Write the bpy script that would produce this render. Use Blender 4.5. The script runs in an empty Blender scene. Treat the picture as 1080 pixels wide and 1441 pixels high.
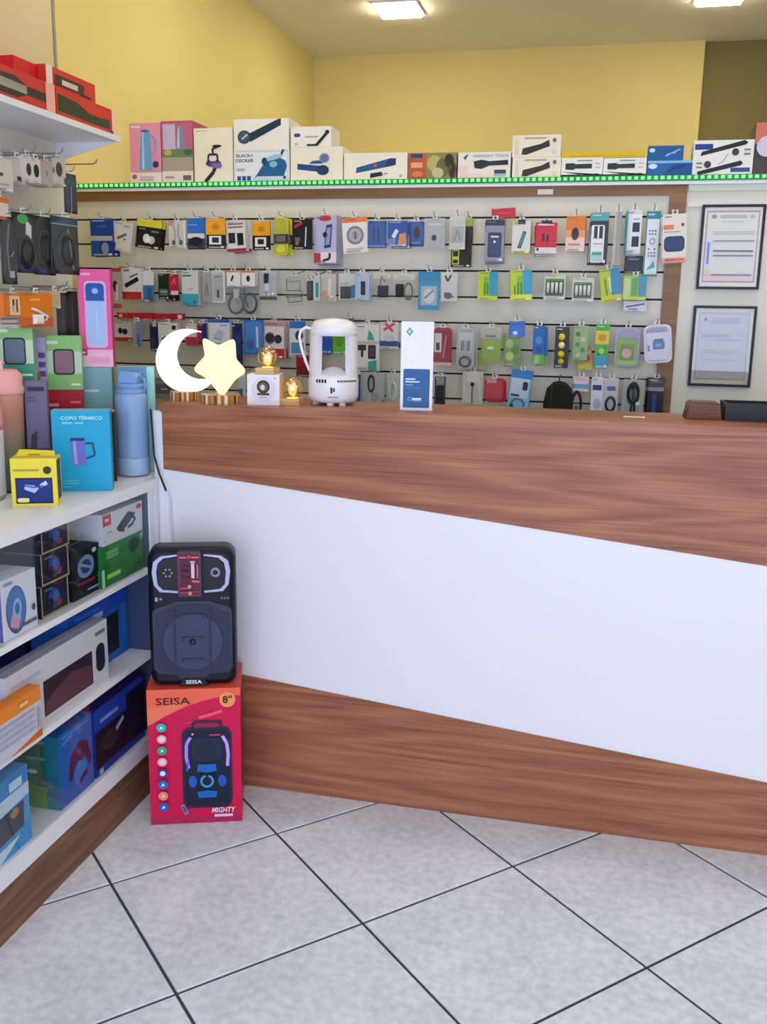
import bpy, math, random
from mathutils import Vector, Matrix
random.seed(7)
sc = bpy.context.scene
COL = sc.collection

# ------------------------------------------------------------------ camera
FPX, PITCH, ROLL, YAW, CAMZ = 1343.3, 0.209, -0.0165, 0.2297, 1.5433
def _axes():
    cp, sp = math.cos(PITCH), math.sin(PITCH)
    r, f, d = Vector((1, 0, 0)), Vector((0, cp, -sp)), Vector((0, -sp, -cp))
    cr, sr = math.cos(ROLL), math.sin(ROLL)
    r, d = cr * r + sr * d, -sr * r + cr * d
    q = Matrix.Rotation(YAW, 3, 'Z')
    return q @ r, q @ d, q @ f
RT, DN, FW = _axes()
CAM = Vector((0, 0, CAMZ))
cam_d = bpy.data.cameras.new('camera')
cam_d.sensor_fit = 'HORIZONTAL'; cam_d.sensor_width = 36.0
cam_d.lens = FPX / 1080 * 36.0
cam_d.clip_start = 0.05
cam = bpy.data.objects.new('camera', cam_d); COL.objects.link(cam)
m = Matrix.Identity(4)
for i in range(3):
    m[i][0], m[i][1], m[i][2], m[i][3] = RT[i], -DN[i], -FW[i], CAM[i]
cam.matrix_world = m
sc.camera = cam

# ------------------------------------------------------------------ world, exposure
w = bpy.data.worlds.new('daylight'); sc.world = w; w.use_nodes = True
bg = w.node_tree.nodes['Background']
bg.inputs[0].default_value = (0.63, 0.71, 1.0, 1); bg.inputs[1].default_value = 5.3
vs = sc.view_settings
vs.view_transform = 'Standard'; vs.look = 'None'; vs.exposure = -0.22; vs.gamma = 1.0
vs.use_curve_mapping = False
LAMP_STRENGTH = 49.0
DOOR_X0, DOOR_X1, DOOR_Z, FRONT_Y = -1.5, 2.7, 2.75, -1.6
pl = bpy.data.lights.new('shopfront_portal', 'AREA'); pl.shape = 'RECTANGLE'
pl.size, pl.size_y = DOOR_X1 - DOOR_X0, DOOR_Z; pl.cycles.is_portal = True
po = bpy.data.objects.new('shopfront_portal', pl); COL.objects.link(po)
po.location = ((DOOR_X0 + DOOR_X1) / 2, FRONT_Y, DOOR_Z / 2); po.rotation_euler = (math.radians(90), 0, 0)

# ------------------------------------------------------------------ pixel -> place on a real plane
def ray(u, v):
    return RT * ((u - 540) / FPX) + DN * ((v - 720.5) / FPX) + FW
def at(u, v, ax, val):
    d = ray(u, v); k = 'xyz'.index(ax)
    return CAM + d * ((val - CAM[k]) / d[k])
def at_plane(u, v, P, n):
    d = ray(u, v)
    return CAM + d * ((P - CAM).dot(n) / d.dot(n))

# ------------------------------------------------------------------ colours, materials
def lin(c):
    if isinstance(c, str):
        c = c.lstrip('#')
        if len(c) == 3: c = ''.join(x * 2 for x in c)
        c = [int(c[i:i + 2], 16) / 255 for i in (0, 2, 4)]
    return tuple(x / 12.92 if x <= .04045 else ((x + .055) / 1.055) ** 2.4 for x in c) + (1.0,)
NAMED = dict(w='f0f0ee', k='16171b', b='1552a8', n='142a66', r='c8202c', y='f0da28', o='f08a1c', g='6bb53a', t='2ba7bd', s='b9bcc4',
             d='3a3d44', c='e9e2d0', p='e75a98', l='a9c8ec', v='6c5fa8', m='7c2230', e='8fd0a0', q='d8d9dd', f='e8b9a0', h='8e8f94', z='5b3a26')
def C(c):
    return lin(NAMED.get(c, c))
def newmat(name):
    mt = bpy.data.materials.new(name); mt.use_nodes = True
    nt = mt.node_tree; return mt, nt, nt.nodes, nt.links, nt.nodes['Principled BSDF']
def mat(name, col, rough=.5, metal=0, noise=.06, nscale=8.0, bump=0, spec=.5):
    mt, nt, N, L, b = newmat(name)
    b.inputs['Roughness'].default_value = rough; b.inputs['Metallic'].default_value = metal
    b.inputs['Specular IOR Level'].default_value = spec
    tc = N.new('ShaderNodeTexCoord'); nz = N.new('ShaderNodeTexNoise'); nz.inputs['Scale'].default_value = nscale
    nz.inputs['Detail'].default_value = 4
    L.new(tc.outputs['Object'], nz.inputs['Vector'])
    mx = N.new('ShaderNodeMix'); mx.data_type = 'RGBA'
    c = C(col)
    mx.inputs['A'].default_value = tuple(x * (1 - noise) for x in c[:3]) + (1,)
    mx.inputs['B'].default_value = tuple(min(1, x * (1 + noise)) for x in c[:3]) + (1,)
    L.new(nz.outputs['Fac'], mx.inputs['Factor']); L.new(mx.outputs['Result'], b.inputs['Base Color'])
    if bump:
        bp = N.new('ShaderNodeBump'); bp.inputs['Strength'].default_value = bump; bp.inputs['Distance'].default_value = .002
        L.new(nz.outputs['Fac'], bp.inputs['Height']); L.new(bp.outputs['Normal'], b.inputs['Normal'])
    return mt
def inkmat(name, rough, coat=0.0):
    mt, nt, N, L, b = newmat(name)
    a = N.new('ShaderNodeAttribute'); a.attribute_name = 'Col'
    tc = N.new('ShaderNodeTexCoord'); nz = N.new('ShaderNodeTexNoise'); nz.inputs['Scale'].default_value = 30
    L.new(tc.outputs['Object'], nz.inputs['Vector'])
    mr = N.new('ShaderNodeMapRange'); mr.inputs['To Min'].default_value = .94; mr.inputs['To Max'].default_value = 1.04
    L.new(nz.outputs['Fac'], mr.inputs['Value'])
    mx = N.new('ShaderNodeMix'); mx.data_type = 'RGBA'; mx.blend_type = 'MULTIPLY'; mx.inputs['Factor'].default_value = 1
    L.new(a.outputs['Color'], mx.inputs['A']); L.new(mr.outputs['Result'], mx.inputs['B'])
    L.new(mx.outputs['Result'], b.inputs['Base Color'])
    b.inputs['Roughness'].default_value = rough; b.inputs['Coat Weight'].default_value = coat; b.inputs['Specular IOR Level'].default_value = .28
    b.inputs['Coat Roughness'].default_value = .12
    return mt
def clearmat(name, tint, fac, rough=.12, glossy=False):
    mt, nt, N, L, b = newmat(name)
    tr = N.new('ShaderNodeBsdfTransparent'); tr.inputs[0].default_value = C(tint)
    b.inputs['Base Color'].default_value = C(tint); b.inputs['Roughness'].default_value = rough
    nz = N.new('ShaderNodeTexNoise'); nz.inputs['Scale'].default_value = 25
    bp = N.new('ShaderNodeBump'); bp.inputs['Strength'].default_value = .35 if fac > .1 else 0.02
    tc = N.new('ShaderNodeTexCoord'); L.new(tc.outputs['Object'], nz.inputs['Vector'])
    L.new(nz.outputs['Fac'], bp.inputs['Height']); L.new(bp.outputs['Normal'], b.inputs['Normal'])
    if glossy:
        gl = N.new('ShaderNodeBsdfGlossy'); gl.inputs['Roughness'].default_value = rough; L.new(bp.outputs['Normal'], gl.inputs['Normal']); b = gl
    mx = N.new('ShaderNodeMixShader'); mx.inputs[0].default_value = fac
    L.new(tr.outputs[0], mx.inputs[1]); L.new(b.outputs[0], mx.inputs[2])
    L.new(mx.outputs[0], N['Material Output'].inputs[0])
    return mt
def emitmat(name, col, strength, base='w'):
    mt, nt, N, L, b = newmat(name)
    b.inputs['Base Color'].default_value = C(base)
    b.inputs['Emission Color'].default_value = C(col); b.inputs['Emission Strength'].default_value = strength
    b.inputs['Roughness'].default_value = .4
    return mt
def woodmat(name, dark, mid, light, scale=1.0, rough=.38):
    mt, nt, N, L, b = newmat(name)
    tc = N.new('ShaderNodeTexCoord')
    mp = N.new('ShaderNodeMapping'); mp.inputs['Scale'].default_value = (.42 * scale, 1 * scale, 5.2 * scale)
    L.new(tc.outputs['Object'], mp.inputs['Vector'])
    n1 = N.new('ShaderNodeTexNoise'); n1.inputs['Scale'].default_value = 1.3; n1.inputs['Detail'].default_value = 2; n1.inputs['Roughness'].default_value = .45
    L.new(mp.outputs[0], n1.inputs['Vector'])
    mu = N.new('ShaderNodeMath'); mu.operation = 'MULTIPLY'; mu.inputs[1].default_value = 17.0
    L.new(n1.outputs['Fac'], mu.inputs[0])
    fr = N.new('ShaderNodeMath'); fr.operation = 'PINGPONG'; fr.inputs[1].default_value = 1.0
    L.new(mu.outputs[0], fr.inputs[0])
    mp2 = N.new('ShaderNodeMapping'); mp2.inputs['Scale'].default_value = (3 * scale, 3 * scale, 160 * scale)
    L.new(tc.outputs['Object'], mp2.inputs['Vector'])
    n2 = N.new('ShaderNodeTexNoise'); n2.inputs['Scale'].default_value = 1; n2.inputs['Detail'].default_value = 3
    L.new(mp2.outputs[0], n2.inputs['Vector'])
    ad = N.new('ShaderNodeMath'); ad.operation = 'MULTIPLY_ADD'; ad.inputs[1].default_value = .26
    L.new(fr.outputs[0], ad.inputs[0])
    m2 = N.new('ShaderNodeMath'); m2.operation = 'MULTIPLY'; m2.inputs[1].default_value = .7
    L.new(n2.outputs['Fac'], m2.inputs[0]); L.new(m2.outputs[0], ad.inputs[2])
    rp = N.new('ShaderNodeValToRGB')
    rp.color_ramp.elements[0].position = .22; rp.color_ramp.elements[0].color = C(dark)
    rp.color_ramp.elements[1].position = .78; rp.color_ramp.elements[1].color = C(light)
    e = rp.color_ramp.elements.new(.48); e.color = C(mid)
    L.new(ad.outputs[0], rp.inputs[0]); L.new(rp.outputs[0], b.inputs['Base Color'])
    b.inputs['Roughness'].default_value = rough; b.inputs['Specular IOR Level'].default_value = .3
    bp = N.new('ShaderNodeBump'); bp.inputs['Strength'].default_value = .08; bp.inputs['Distance'].default_value = .001
    L.new(n2.outputs['Fac'], bp.inputs['Height']); L.new(bp.outputs['Normal'], b.inputs['Normal'])
    return mt
def tilemat():
    mt, nt, N, L, b = newmat('glazed_tile')
    g = N.new('ShaderNodeNewGeometry')
    n1 = N.new('ShaderNodeTexNoise'); n1.inputs['Scale'].default_value = 5; n1.inputs['Detail'].default_value = 5; n1.inputs['Roughness'].default_value = .65
    n2 = N.new('ShaderNodeTexNoise'); n2.inputs['Scale'].default_value = 42; n2.inputs['Detail'].default_value = 4
    L.new(g.outputs['Position'], n1.inputs['Vector']); L.new(g.outputs['Position'], n2.inputs['Vector'])
    mx = N.new('ShaderNodeMath'); mx.operation = 'MULTIPLY_ADD'; mx.inputs[1].default_value = .6
    L.new(n2.outputs['Fac'], mx.inputs[0]); 
    m2 = N.new('ShaderNodeMath'); m2.operation = 'MULTIPLY'; m2.inputs[1].default_value = .5; L.new(n1.outputs['Fac'], m2.inputs[0])
    L.new(m2.outputs[0], mx.inputs[2])
    rp = N.new('ShaderNodeValToRGB')
    rp.color_ramp.elements[0].position = .38; rp.color_ramp.elements[0].color = C('c4c9d1')
    rp.color_ramp.elements[1].position = .66; rp.color_ramp.elements[1].color = C('e3e7ef')
    L.new(mx.outputs[0], rp.inputs[0]); L.new(rp.outputs[0], b.inputs['Base Color'])
    b.inputs['Roughness'].default_value = .33
    return mt

M = dict(
    card=inkmat('printed_card', .5), gloss=inkmat('glossy_print', .38, .05), plastic=inkmat('coloured_plastic', .35),
    fabric=inkmat('woven_fabric', .9),
    clear=clearmat('clear_plastic_film', 'f6f8f8', .06, .10), glass=clearmat('cabinet_glass', 'fafcfc', .045, .02, True),
    crystal=clearmat('crystal', 'ffecba', .26, .05, True),
    metal=mat('chromed_wire', '8a8c90', .35, .9), wall=mat('yellow_paint', 'e6d694', .85, nscale=3, noise=.03, spec=.2),
    wall_pale=mat('cream_paint', 'cfc299', .85, nscale=3, noise=.03, spec=.2), ceil=mat('ceiling_paint', 'f0ecdf', .9, nscale=2, noise=.02, spec=.2),
    white=mat('white_laminate', 'e6e7ec', .32, nscale=3, noise=.015), slat=mat('white_slat_board', 'dad7c6', .4, nscale=3, noise=.02),
    panelw=mat('white_painted_panel', 'e0dfd0', .5, nscale=3, noise=.02),
    groove=mat('dark_groove', '26241f', .7), grout=mat('dark_grout', '3e4347', .9), tile=tilemat(),
    wood=woodmat('walnut_laminate', '7a4c37', '9c6449', 'b47f5d'), wood2=woodmat('brown_laminate', '5c4031', '78543f', '8c6650', 1.0, .45),
    trim=woodmat('brown_trim_laminate', '7a5836', '8c6740', '9a754c'), blockwood=woodmat('block_wood', '4a2c1c', '6e4428', '8a5a38', 6),
    palewood=woodmat('pale_wood', 'c09050', 'd8b070', 'e6c890', 8),
    lamp=emitmat('lamp_diffuser', 'fff1d2', LAMP_STRENGTH), moon=emitmat('moon_glow', 'fffaf4', 1.45, '404040'), star=emitmat('star_glow', 'fff2bc', 1.35, '504830'),
    led=emitmat('green_led', '78ff88', 1.7, '40c050'), warm=emitmat('warm_led', 'ffc850', 3.0),
    black=mat('black_plastic', '14161c', .4, spec=.3), navy=mat('dark_speaker_plastic', '0d1020', .42, spec=.25), whitep=mat('white_plastic', 'ececf2', .3, noise=.01),
    cable=mat('black_cable', '141416', .5), wcable=mat('white_cable', 'd8d8dc', .5),
)

# ------------------------------------------------------------------ mesh builder
class MB:
    def __init__(s): s.v = []; s.f = []; s.c = []; s.sm = []
    def add(s, vs, fs, c, smooth=False):
        o = len(s.v); s.v += [tuple(x) for x in vs]
        for q in fs: s.f.append([o + i for i in q]); s.c.append(c); s.sm.append(smooth)
    def box(s, x0, y0, z0, x1, y1, z1, c='w', faces=None):
        vs = [(x0, y0, z0), (x1, y0, z0), (x1, y1, z0), (x0, y1, z0), (x0, y0, z1), (x1, y0, z1), (x1, y1, z1), (x0, y1, z1)]
        fs = [(0, 3, 2, 1), (4, 5, 6, 7), (0, 1, 5, 4), (1, 2, 6, 5), (2, 3, 7, 6), (3, 0, 4, 7)]   # bottom top front right back left
        cs = faces or [c] * 6
        o = len(s.v); s.v += vs
        for q, cc in zip(fs, cs): s.f.append([o + i for i in q]); s.c.append(cc or c); s.sm.append(False)
    def prism(s, poly, y0, y1, c='w', cap=None, edge=0.0):
        """poly in x,z, extruded along y from y0 (front) to y1, optional rounded edge"""
        n = len(poly)
        lay = [(y0, 0.0), (y1, 0.0)] if not edge else [(y0, edge), (y0 + edge * .35, edge * .3), (y0 + edge, 0), (y1 - edge, 0), (y1, edge)]
        nr = []
        for i in range(n):
            a, b_, d = poly[i - 1], poly[i], poly[(i + 1) % n]
            e1 = Vector((b_[0] - a[0], b_[1] - a[1])); e2 = Vector((d[0] - b_[0], d[1] - b_[1]))
            e1 = e1.normalized() if e1.length > 1e-9 else Vector((1, 0)); e2 = e2.normalized() if e2.length > 1e-9 else e1
            t = e1 + e2; t = t.normalized() if t.length > 1e-6 else e1
            nr.append((-t[1], t[0]))
        area = sum(poly[i][0] * poly[(i + 1) % n][1] - poly[(i + 1) % n][0] * poly[i][1] for i in range(n))
        sg = 1 if area > 0 else -1
        vs = []
        for y, ins in lay:
            for p, q in zip(poly, nr): vs.append((p[0] + sg * q[0] * ins, y, p[1] + sg * q[1] * ins))
        k = len(lay)
        sides = []
        for l in range(k - 1):
            for i in range(n):
                j = (i + 1) % n
                qd = (l * n + i, l * n + j, (l + 1) * n + j, (l + 1) * n + i)
                sides.append(qd if sg < 0 else qd[::-1])
        s.add(vs, sides, c, bool(edge))
        fr = list(range(n)); bk = [(k - 1) * n + i for i in range(n)]
        o = len(s.v) - len(vs)
        for idx in ((fr if sg > 0 else fr[::-1]), (bk[::-1] if sg > 0 else bk)):
            s.f.append([o + i for i in idx]); s.c.append(cap or c); s.sm.append(False)
    def tube(s, pts, r, c='k', seg=8, closed=False):
        pts = [Vector(p) for p in pts]; n = len(pts); vs = []
        up = Vector((0, 0, 1)); pn = None
        for i, p in enumerate(pts):
            a = pts[i - 1] if (i or closed) else p; b_ = pts[(i + 1) % n] if (i < n - 1 or closed) else p
            t = (b_ - a).normalized()
            if pn is None:
                pn = t.cross(up if abs(t.z) < .9 else Vector((1, 0, 0))).normalized()
            pn = (pn - t * pn.dot(t)).normalized(); bn = t.cross(pn)
            rr = r[i] if isinstance(r, (list, tuple)) else r
            for k in range(seg):
                a2 = 2 * math.pi * k / seg; vs.append(p + (pn * math.cos(a2) + bn * math.sin(a2)) * rr)
        fs = []
        for i in range(n if closed else n - 1):
            j = (i + 1) % n
            for k in range(seg):
                k2 = (k + 1) % seg; fs.append((i * seg + k, i * seg + k2, j * seg + k2, j * seg + k))
        if not closed:
            fs.append(tuple(range(seg))[::-1]); fs.append(tuple((n - 1) * seg + k for k in range(seg)))
        s.add(vs, fs, c, True)
    def lathe(s, prof, c='w', seg=24, o=(0, 0, 0), cols=None):
        """prof: (radius, z) bottom to top"""
        vs = []
        for r, z in prof:
            for k in range(seg):
                a = 2 * math.pi * k / seg; vs.append((o[0] + r * math.cos(a), o[1] + r * math.sin(a), o[2] + z))
        for i in range(len(prof) - 1):
            cc = cols[i] if cols else c
            fs = [(i * seg + k, i * seg + (k + 1) % seg, (i + 1) * seg + (k + 1) % seg, (i + 1) * seg + k) for k in range(seg)]
            if i == 0:
                base = len(s.v); s.v += [tuple(x) for x in vs]
            for q in fs: s.f.append([base + x for x in q]); s.c.append(cc); s.sm.append(True)
        s.f.append([base + x for x in range(seg)][::-1]); s.c.append(cols[0] if cols else c); s.sm.append(False)
        s.f.append([base + (len(prof) - 1) * seg + x for x in range(seg)]); s.c.append(cols[-1] if cols else c); s.sm.append(False)
    def ball(s, o, r, c='w', seg=14, rings=8, sy=1.0, sz=1.0):
        vs = []; fs = []
        for i in range(rings + 1):
            ph = math.pi * i / rings
            for k in range(seg):
                a = 2 * math.pi * k / seg
                vs.append((o[0] + r * math.sin(ph) * math.cos(a), o[1] + sy * r * math.sin(ph) * math.sin(a), o[2] - sz * r * math.cos(ph)))
        for i in range(rings):
            for k in range(seg):
                k2 = (k + 1) % seg; fs.append((i * seg + k, i * seg + k2, (i + 1) * seg + k2, (i + 1) * seg + k))
        s.add(vs, fs, c, True)
    def build(s, name, material, parent=None, loc=None, rot=None):
        me = bpy.data.meshes.new(name); me.from_pydata(s.v, [], s.f)
        at_ = me.color_attributes.new('Col', 'FLOAT_COLOR', 'CORNER')
        cache = {}; buf = []
        for c, f in zip(s.c, s.f):
            if c not in cache: cache[c] = C(c)
            buf += list(cache[c]) * len(f)
        at_.data.foreach_set('color', buf)
        me.polygons.foreach_set('use_smooth', s.sm)
        me.materials.append(M[material] if isinstance(material, str) else material); me.update()
        return link(name, me, parent, loc, rot)
def link(name, me, parent=None, loc=None, rot=None):
    o = bpy.data.objects.new(name, me); COL.objects.link(o)
    if parent: o.parent = parent
    if loc is not None: o.location = loc
    if rot is not None: o.rotation_euler = rot
    return o
def tag(o, label=None, cat=None, group=None, kind=None):
    for k, v in (('label', label), ('category', cat), ('group', group), ('kind', kind)):
        if v: o[k] = v
    return o
def thing(name, label, cat, loc=(0, 0, 0), rot=(0, 0, 0), group=None):
    o = bpy.data.objects.new(name, None); COL.objects.link(o); o.empty_display_size = .02
    o.location = loc; o.rotation_euler = rot
    return tag(o, label, cat, group)
def struct(name, mb, material, label=None, parent=None, loc=None):
    o = mb.build(name, material, parent, loc)
    if not parent: tag(o, label, None, None, 'structure')
    return o

# ------------------------------------------------------------------ flat print and relief on a face
_glyph = {}
def text_mesh(txt):
    if txt not in _glyph:
        cu = bpy.data.curves.new('lettering', 'FONT'); cu.body = txt; cu.resolution_u = 2; cu.offset = .018; cu.align_x = 'CENTER'; cu.align_y = 'CENTER'
        ob = bpy.data.objects.new('lettering', cu); me = bpy.data.meshes.new_from_object(ob)
        vs = [(v.co.x, v.co.y) for v in me.vertices]; fs = [tuple(p.vertices) for p in me.polygons]
        bpy.data.objects.remove(ob); bpy.data.meshes.remove(me); bpy.data.curves.remove(cu)
        xs = [v[0] for v in vs]; ys = [v[1] for v in vs]
        cx, cy = (min(xs) + max(xs)) / 2, (min(ys) + max(ys)) / 2
        W, Hh = max(xs) - min(xs), max(ys) - min(ys)
        _glyph[txt] = ([((x - cx) / W, (y - cy) / Hh) for x, y in vs], fs)
    return _glyph[txt]
def R(x0, y0, x1, y1, c): return ('p', [(x0, y0), (x1, y0), (x1, y1), (x0, y1)], c)
def P(pts, c): return ('p', pts, c)
def E(cx, cy, rx, ry, c, n=20): return ('p', [(cx + rx * math.cos(2 * math.pi * k / n), cy + ry * math.sin(2 * math.pi * k / n)) for k in range(n)], c)
def RR(x0, y0, x1, y1, rx, ry, c, n=5):
    pts = []
    for (cx, cy, a0) in ((x1 - rx, y0 + ry, -90), (x1 - rx, y1 - ry, 0), (x0 + rx, y1 - ry, 90), (x0 + rx, y0 + ry, 180)):
        for k in range(n + 1):
            a = math.radians(a0 + 90 * k / n); pts.append((cx + rx * math.cos(a), cy + ry * math.sin(a)))
    return ('p', pts, c)
def T(txt, cx, cy, w_, h_, c, sh=0): return ('t', txt, cx, cy, w_, h_, c, sh)
def O(cx, cy, rx, ry, k, c): return ('o', cx, cy, rx, ry, k, c)
def S(pts, wd, c): return ('s', pts, wd, c)
def L(x0, x1, ys, c, hh=.012): return ('l', x0, x1, ys, c, hh)
def COIL(cx, cy, rx, ry, th, c, n=2): return ('coil', cx, cy, rx, ry, th, c, n)
def RB(x0, y0, x1, y1, d, c): return ('rb', x0, y0, x1, y1, d, c)
def CYL(cx, y0, y1, r, c): return ('cyl', cx, y0, y1, r, c)
def BALL(cx, cy, r, c): return ('ball', cx, cy, r, c)
def WIRE(pts, r, c): return ('wire', pts, r, c)
LAY = 0.00035
def ink(flat, solid, art, w_, h_, org, ux, uy, n, clip=True):
    """flat print into MB flat, raised things into MB solid"""
    org, ux, uy, n = Vector(org), Vector(ux), Vector(uy), Vector(n)
    def pt(u, v, off): return org + ux * (u * w_) + uy * (v * h_) + n * off
    k = 0
    for a in art:
        k += 1; off = LAY * k
        if a[0] == 'p': flat.add([pt(u, v, off) for u, v in a[1]], [list(range(len(a[1])))], a[2])
        elif a[0] == 't':
            vs, fs = text_mesh(a[1])
            flat.add([pt(a[2] + x * a[4] + a[7] * y, a[3] + y * a[5], off) for x, y in vs], fs, a[6])
        elif a[0] == 'o':
            _, cx, cy, rx, ry, kk, c = a; N_ = 22; vs = []
            for q in (1, kk):
                vs += [pt(cx + q * rx * math.cos(2 * math.pi * i / N_), cy + q * ry * math.sin(2 * math.pi * i / N_), off) for i in range(N_)]
            flat.add(vs, [(i, (i + 1) % N_, N_ + (i + 1) % N_, N_ + i) for i in range(N_)], c)
        elif a[0] == 's':
            pts, wd, c = a[1:]
            for (u0, v0), (u1, v1) in zip(pts, pts[1:]):
                dx, dy = (u1 - u0) * w_, (v1 - v0) * h_; l = math.hypot(dx, dy) or 1; px, py = -dy / l * wd / 2, dx / l * wd / 2
                flat.add([pt(u0 + px, v0 + py * w_ / h_, off), pt(u0 - px, v0 - py * w_ / h_, off), pt(u1 - px, v1 - py * w_ / h_, off), pt(u1 + px, v1 + py * w_ / h_, off)], [(0, 1, 2, 3)], c)
        elif a[0] == 'l':
            for y in a[3]: flat.add([pt(a[1], y - a[5], off), pt(a[2], y - a[5], off), pt(a[2], y + a[5], off), pt(a[1], y + a[5], off)], [(0, 1, 2, 3)], a[4])
        elif a[0] == 'coil':
            _, cx, cy, rx, ry, th, c, nn = a
            mb = MB(); solid.append(('cable_coil', mb))
            for j in range(nn):
                q = 1 - .13 * j
                mb.tube([pt(cx + q * rx * math.cos(2 * math.pi * i / 16), cy + q * ry * math.sin(2 * math.pi * i / 16), th * (1.2 + j * .7)) for i in range(16)], th, c, 6, True)
        elif a[0] == 'rb':
            _, x0, y0, x1, y1, d, c = a
            e = min((x1 - x0) * w_, (y1 - y0) * h_, d * 2) * .22; q = []
            for off2, ins in ((0, 0), (d - e, 0), (d, e)):
                q += [pt(x0, y0, off2) + ux * ins + uy * ins, pt(x1, y0, off2) - ux * ins + uy * ins, pt(x1, y1, off2) - ux * ins - uy * ins, pt(x0, y1, off2) + ux * ins - uy * ins]
            fs = [(8, 9, 10, 11)]
            for b0 in (0, 4): fs += [(b0 + i, b0 + (i + 1) % 4, b0 + 4 + (i + 1) % 4, b0 + 4 + i) for i in range(4)]
            mb = MB(); mb.add(q, fs, c); solid.append(('device', mb))
        elif a[0] == 'cyl':
            _, cx, y0, y1, r, c = a; mb = MB(); mb.tube([pt(cx, y0, r), pt(cx, y1, r)], r, c, 8); solid.append(('rod', mb))
        elif a[0] == 'ball':
            p = pt(a[1], a[2], a[3]); mb = MB(); mb.ball(p, a[3], a[4], 10, 6); solid.append(('knob', mb))
        elif a[0] == 'wire':
            mb = MB(); mb.tube([pt(u, v, a[2] * 1.3) for u, v in a[1]], a[2], a[3], 6); solid.append(('wire', mb))
FRONT = lambda w_, h_, d: (w_, h_, (-w_ / 2, 0, 0), (1, 0, 0), (0, 0, 1), (0, -1, 0))
RIGHT = lambda w_, h_, d: (d, h_, (w_ / 2, 0, 0), (0, 1, 0), (0, 0, 1), (1, 0, 0))
LEFT = lambda w_, h_, d: (d, h_, (-w_ / 2, d, 0), (0, -1, 0), (0, 0, 1), (-1, 0, 0))
TOP = lambda w_, h_, d: (w_, d, (-w_ / 2, 0, h_), (1, 0, 0), (0, 1, 0), (0, 0, 1))
def carton(name, label, loc, w_, h_, d, yaw, body, front=(), right=(), left=(), top=(), group=None, cat='box', faces=None, fin='card', lid=True):
    t = thing(name, label, cat, loc, (0, 0, yaw), group)
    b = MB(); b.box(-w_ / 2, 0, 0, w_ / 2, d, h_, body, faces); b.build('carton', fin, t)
    so = []
    for art, F, nm in ((front, FRONT, 'front_print'), (right, RIGHT, 'side_print'), (left, LEFT, 'side_print'), (top, TOP, 'top_print')):
        fl = MB()
        if art: ink(fl, so, art, *F(w_, h_, d))
        if fl.f: fl.build(nm, fin, t)
    for nm, mb in so: mb.build(nm, 'plastic', t)
    if lid and min(w_, d) > .04:
        s = MB(); s.box(-w_ / 2 - .0006, d * .5 - .0012, h_, w_ / 2 + .0006, d * .5 + .0012, h_ + .0006, 'b8b4a8'); s.build('lid_seam', 'card', t)
    return t
def face_px(x0, y0, x1, y1, P0, yaw):
    """width, height and base centre of an upright face seen between these pixels, standing on the vertical plane through P0"""
    n = Vector((math.sin(yaw), -math.cos(yaw), 0)); ym = (y0 + y1) / 2; xm = (x0 + x1) / 2
    a, b_ = at_plane(x0, ym, P0, n), at_plane(x1, ym, P0, n)
    t_, bt = at_plane(xm, y0, P0, n), at_plane(xm, y1, P0, n)
    c = (a + b_) / 2
    return (Vector((b_.x - a.x, b_.y - a.y))).length, t_.z - bt.z, Vector((c.x, c.y, bt.z))

# ================================================================== THE SETTING
CEIL, BACK_Y, LEFT_X, NEAR_X, RIGHT_X = 3.29, 7.0, -2.2, -1.80, 3.2
SLAT_Y = 3.70
b = MB(); b.box(LEFT_X - .1, FRONT_Y - .1, -.06, RIGHT_X + .1, 11, -.004); fl = struct('floor', b, 'grout', 'pale grey square floor tiles laid diagonally with dark grout')
# tiles: half-metre squares laid at about forty-five degrees
o0, ai, aj = Vector((-.890, 2.4655, 0)), Vector((.349, .358, 0)), Vector((.358, -.349, 0))
ang = math.atan2(ai.y, ai.x); h2 = .5 / 2 - .0042; e = .0025
tb = MB()
tb.add([(-h2, -h2, -.006), (h2, -h2, -.006), (h2, h2, -.006), (-h2, h2, -.006), (-h2, -h2, -.0015), (h2, -h2, -.0015), (h2, h2, -.0015), (-h2, h2, -.0015),
        (-h2 + e, -h2 + e, 0), (h2 - e, -h2 + e, 0), (h2 - e, h2 - e, 0), (-h2 + e, h2 - e, 0)],
       [(8, 9, 10, 11)] + [(q + i, q + (i + 1) % 4, q + 4 + (i + 1) % 4, q + 4 + i) for q in (0, 4) for i in range(4)], 'w')
t0 = None
for i in range(-14, 18):
    for j in range(-16, 16):
        c = o0 + ai * (i + .5) + aj * (j + .5)
        if not (-2.0 < c.x < 3.0 and -1.5 < c.y < 7.0): continue
        if t0 is None: t0 = tb.build('floor_tile', 'tile', fl); t = t0
        else: t = link('floor_tile', t0.data, fl)
        t.location = c; t.rotation_euler = (0, 0, ang)
b = MB(); b.box(LEFT_X - .1, FRONT_Y - .1, CEIL, RIGHT_X + .1, 11, CEIL + .1); struct('ceiling', b, 'ceil', 'plain off-white painted ceiling over the shop')
b = MB(); b.box(LEFT_X - .1, BACK_Y, 0, .462, BACK_Y + .15, CEIL); struct('wall_back', b, 'wall', 'yellow painted wall behind the slat board partition')
b = MB(); b.box(LEFT_X - .1, 2.955, 0, LEFT_X, BACK_Y, CEIL); struct('wall_left', b, 'wall', 'yellow painted side wall running back to the corner')
b = MB(); b.box(LEFT_X - .1, FRONT_Y - .1, 0, NEAR_X, 2.955, CEIL); struct('wall_left_near', b, 'wall_pale', 'cream wall pier carrying the shelf unit')
b = MB(); b.box(RIGHT_X, FRONT_Y - .1, 0, RIGHT_X + .1, 11, CEIL); struct('wall_right', b, 'wall', 'yellow painted wall on the far side of the shop')
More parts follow.
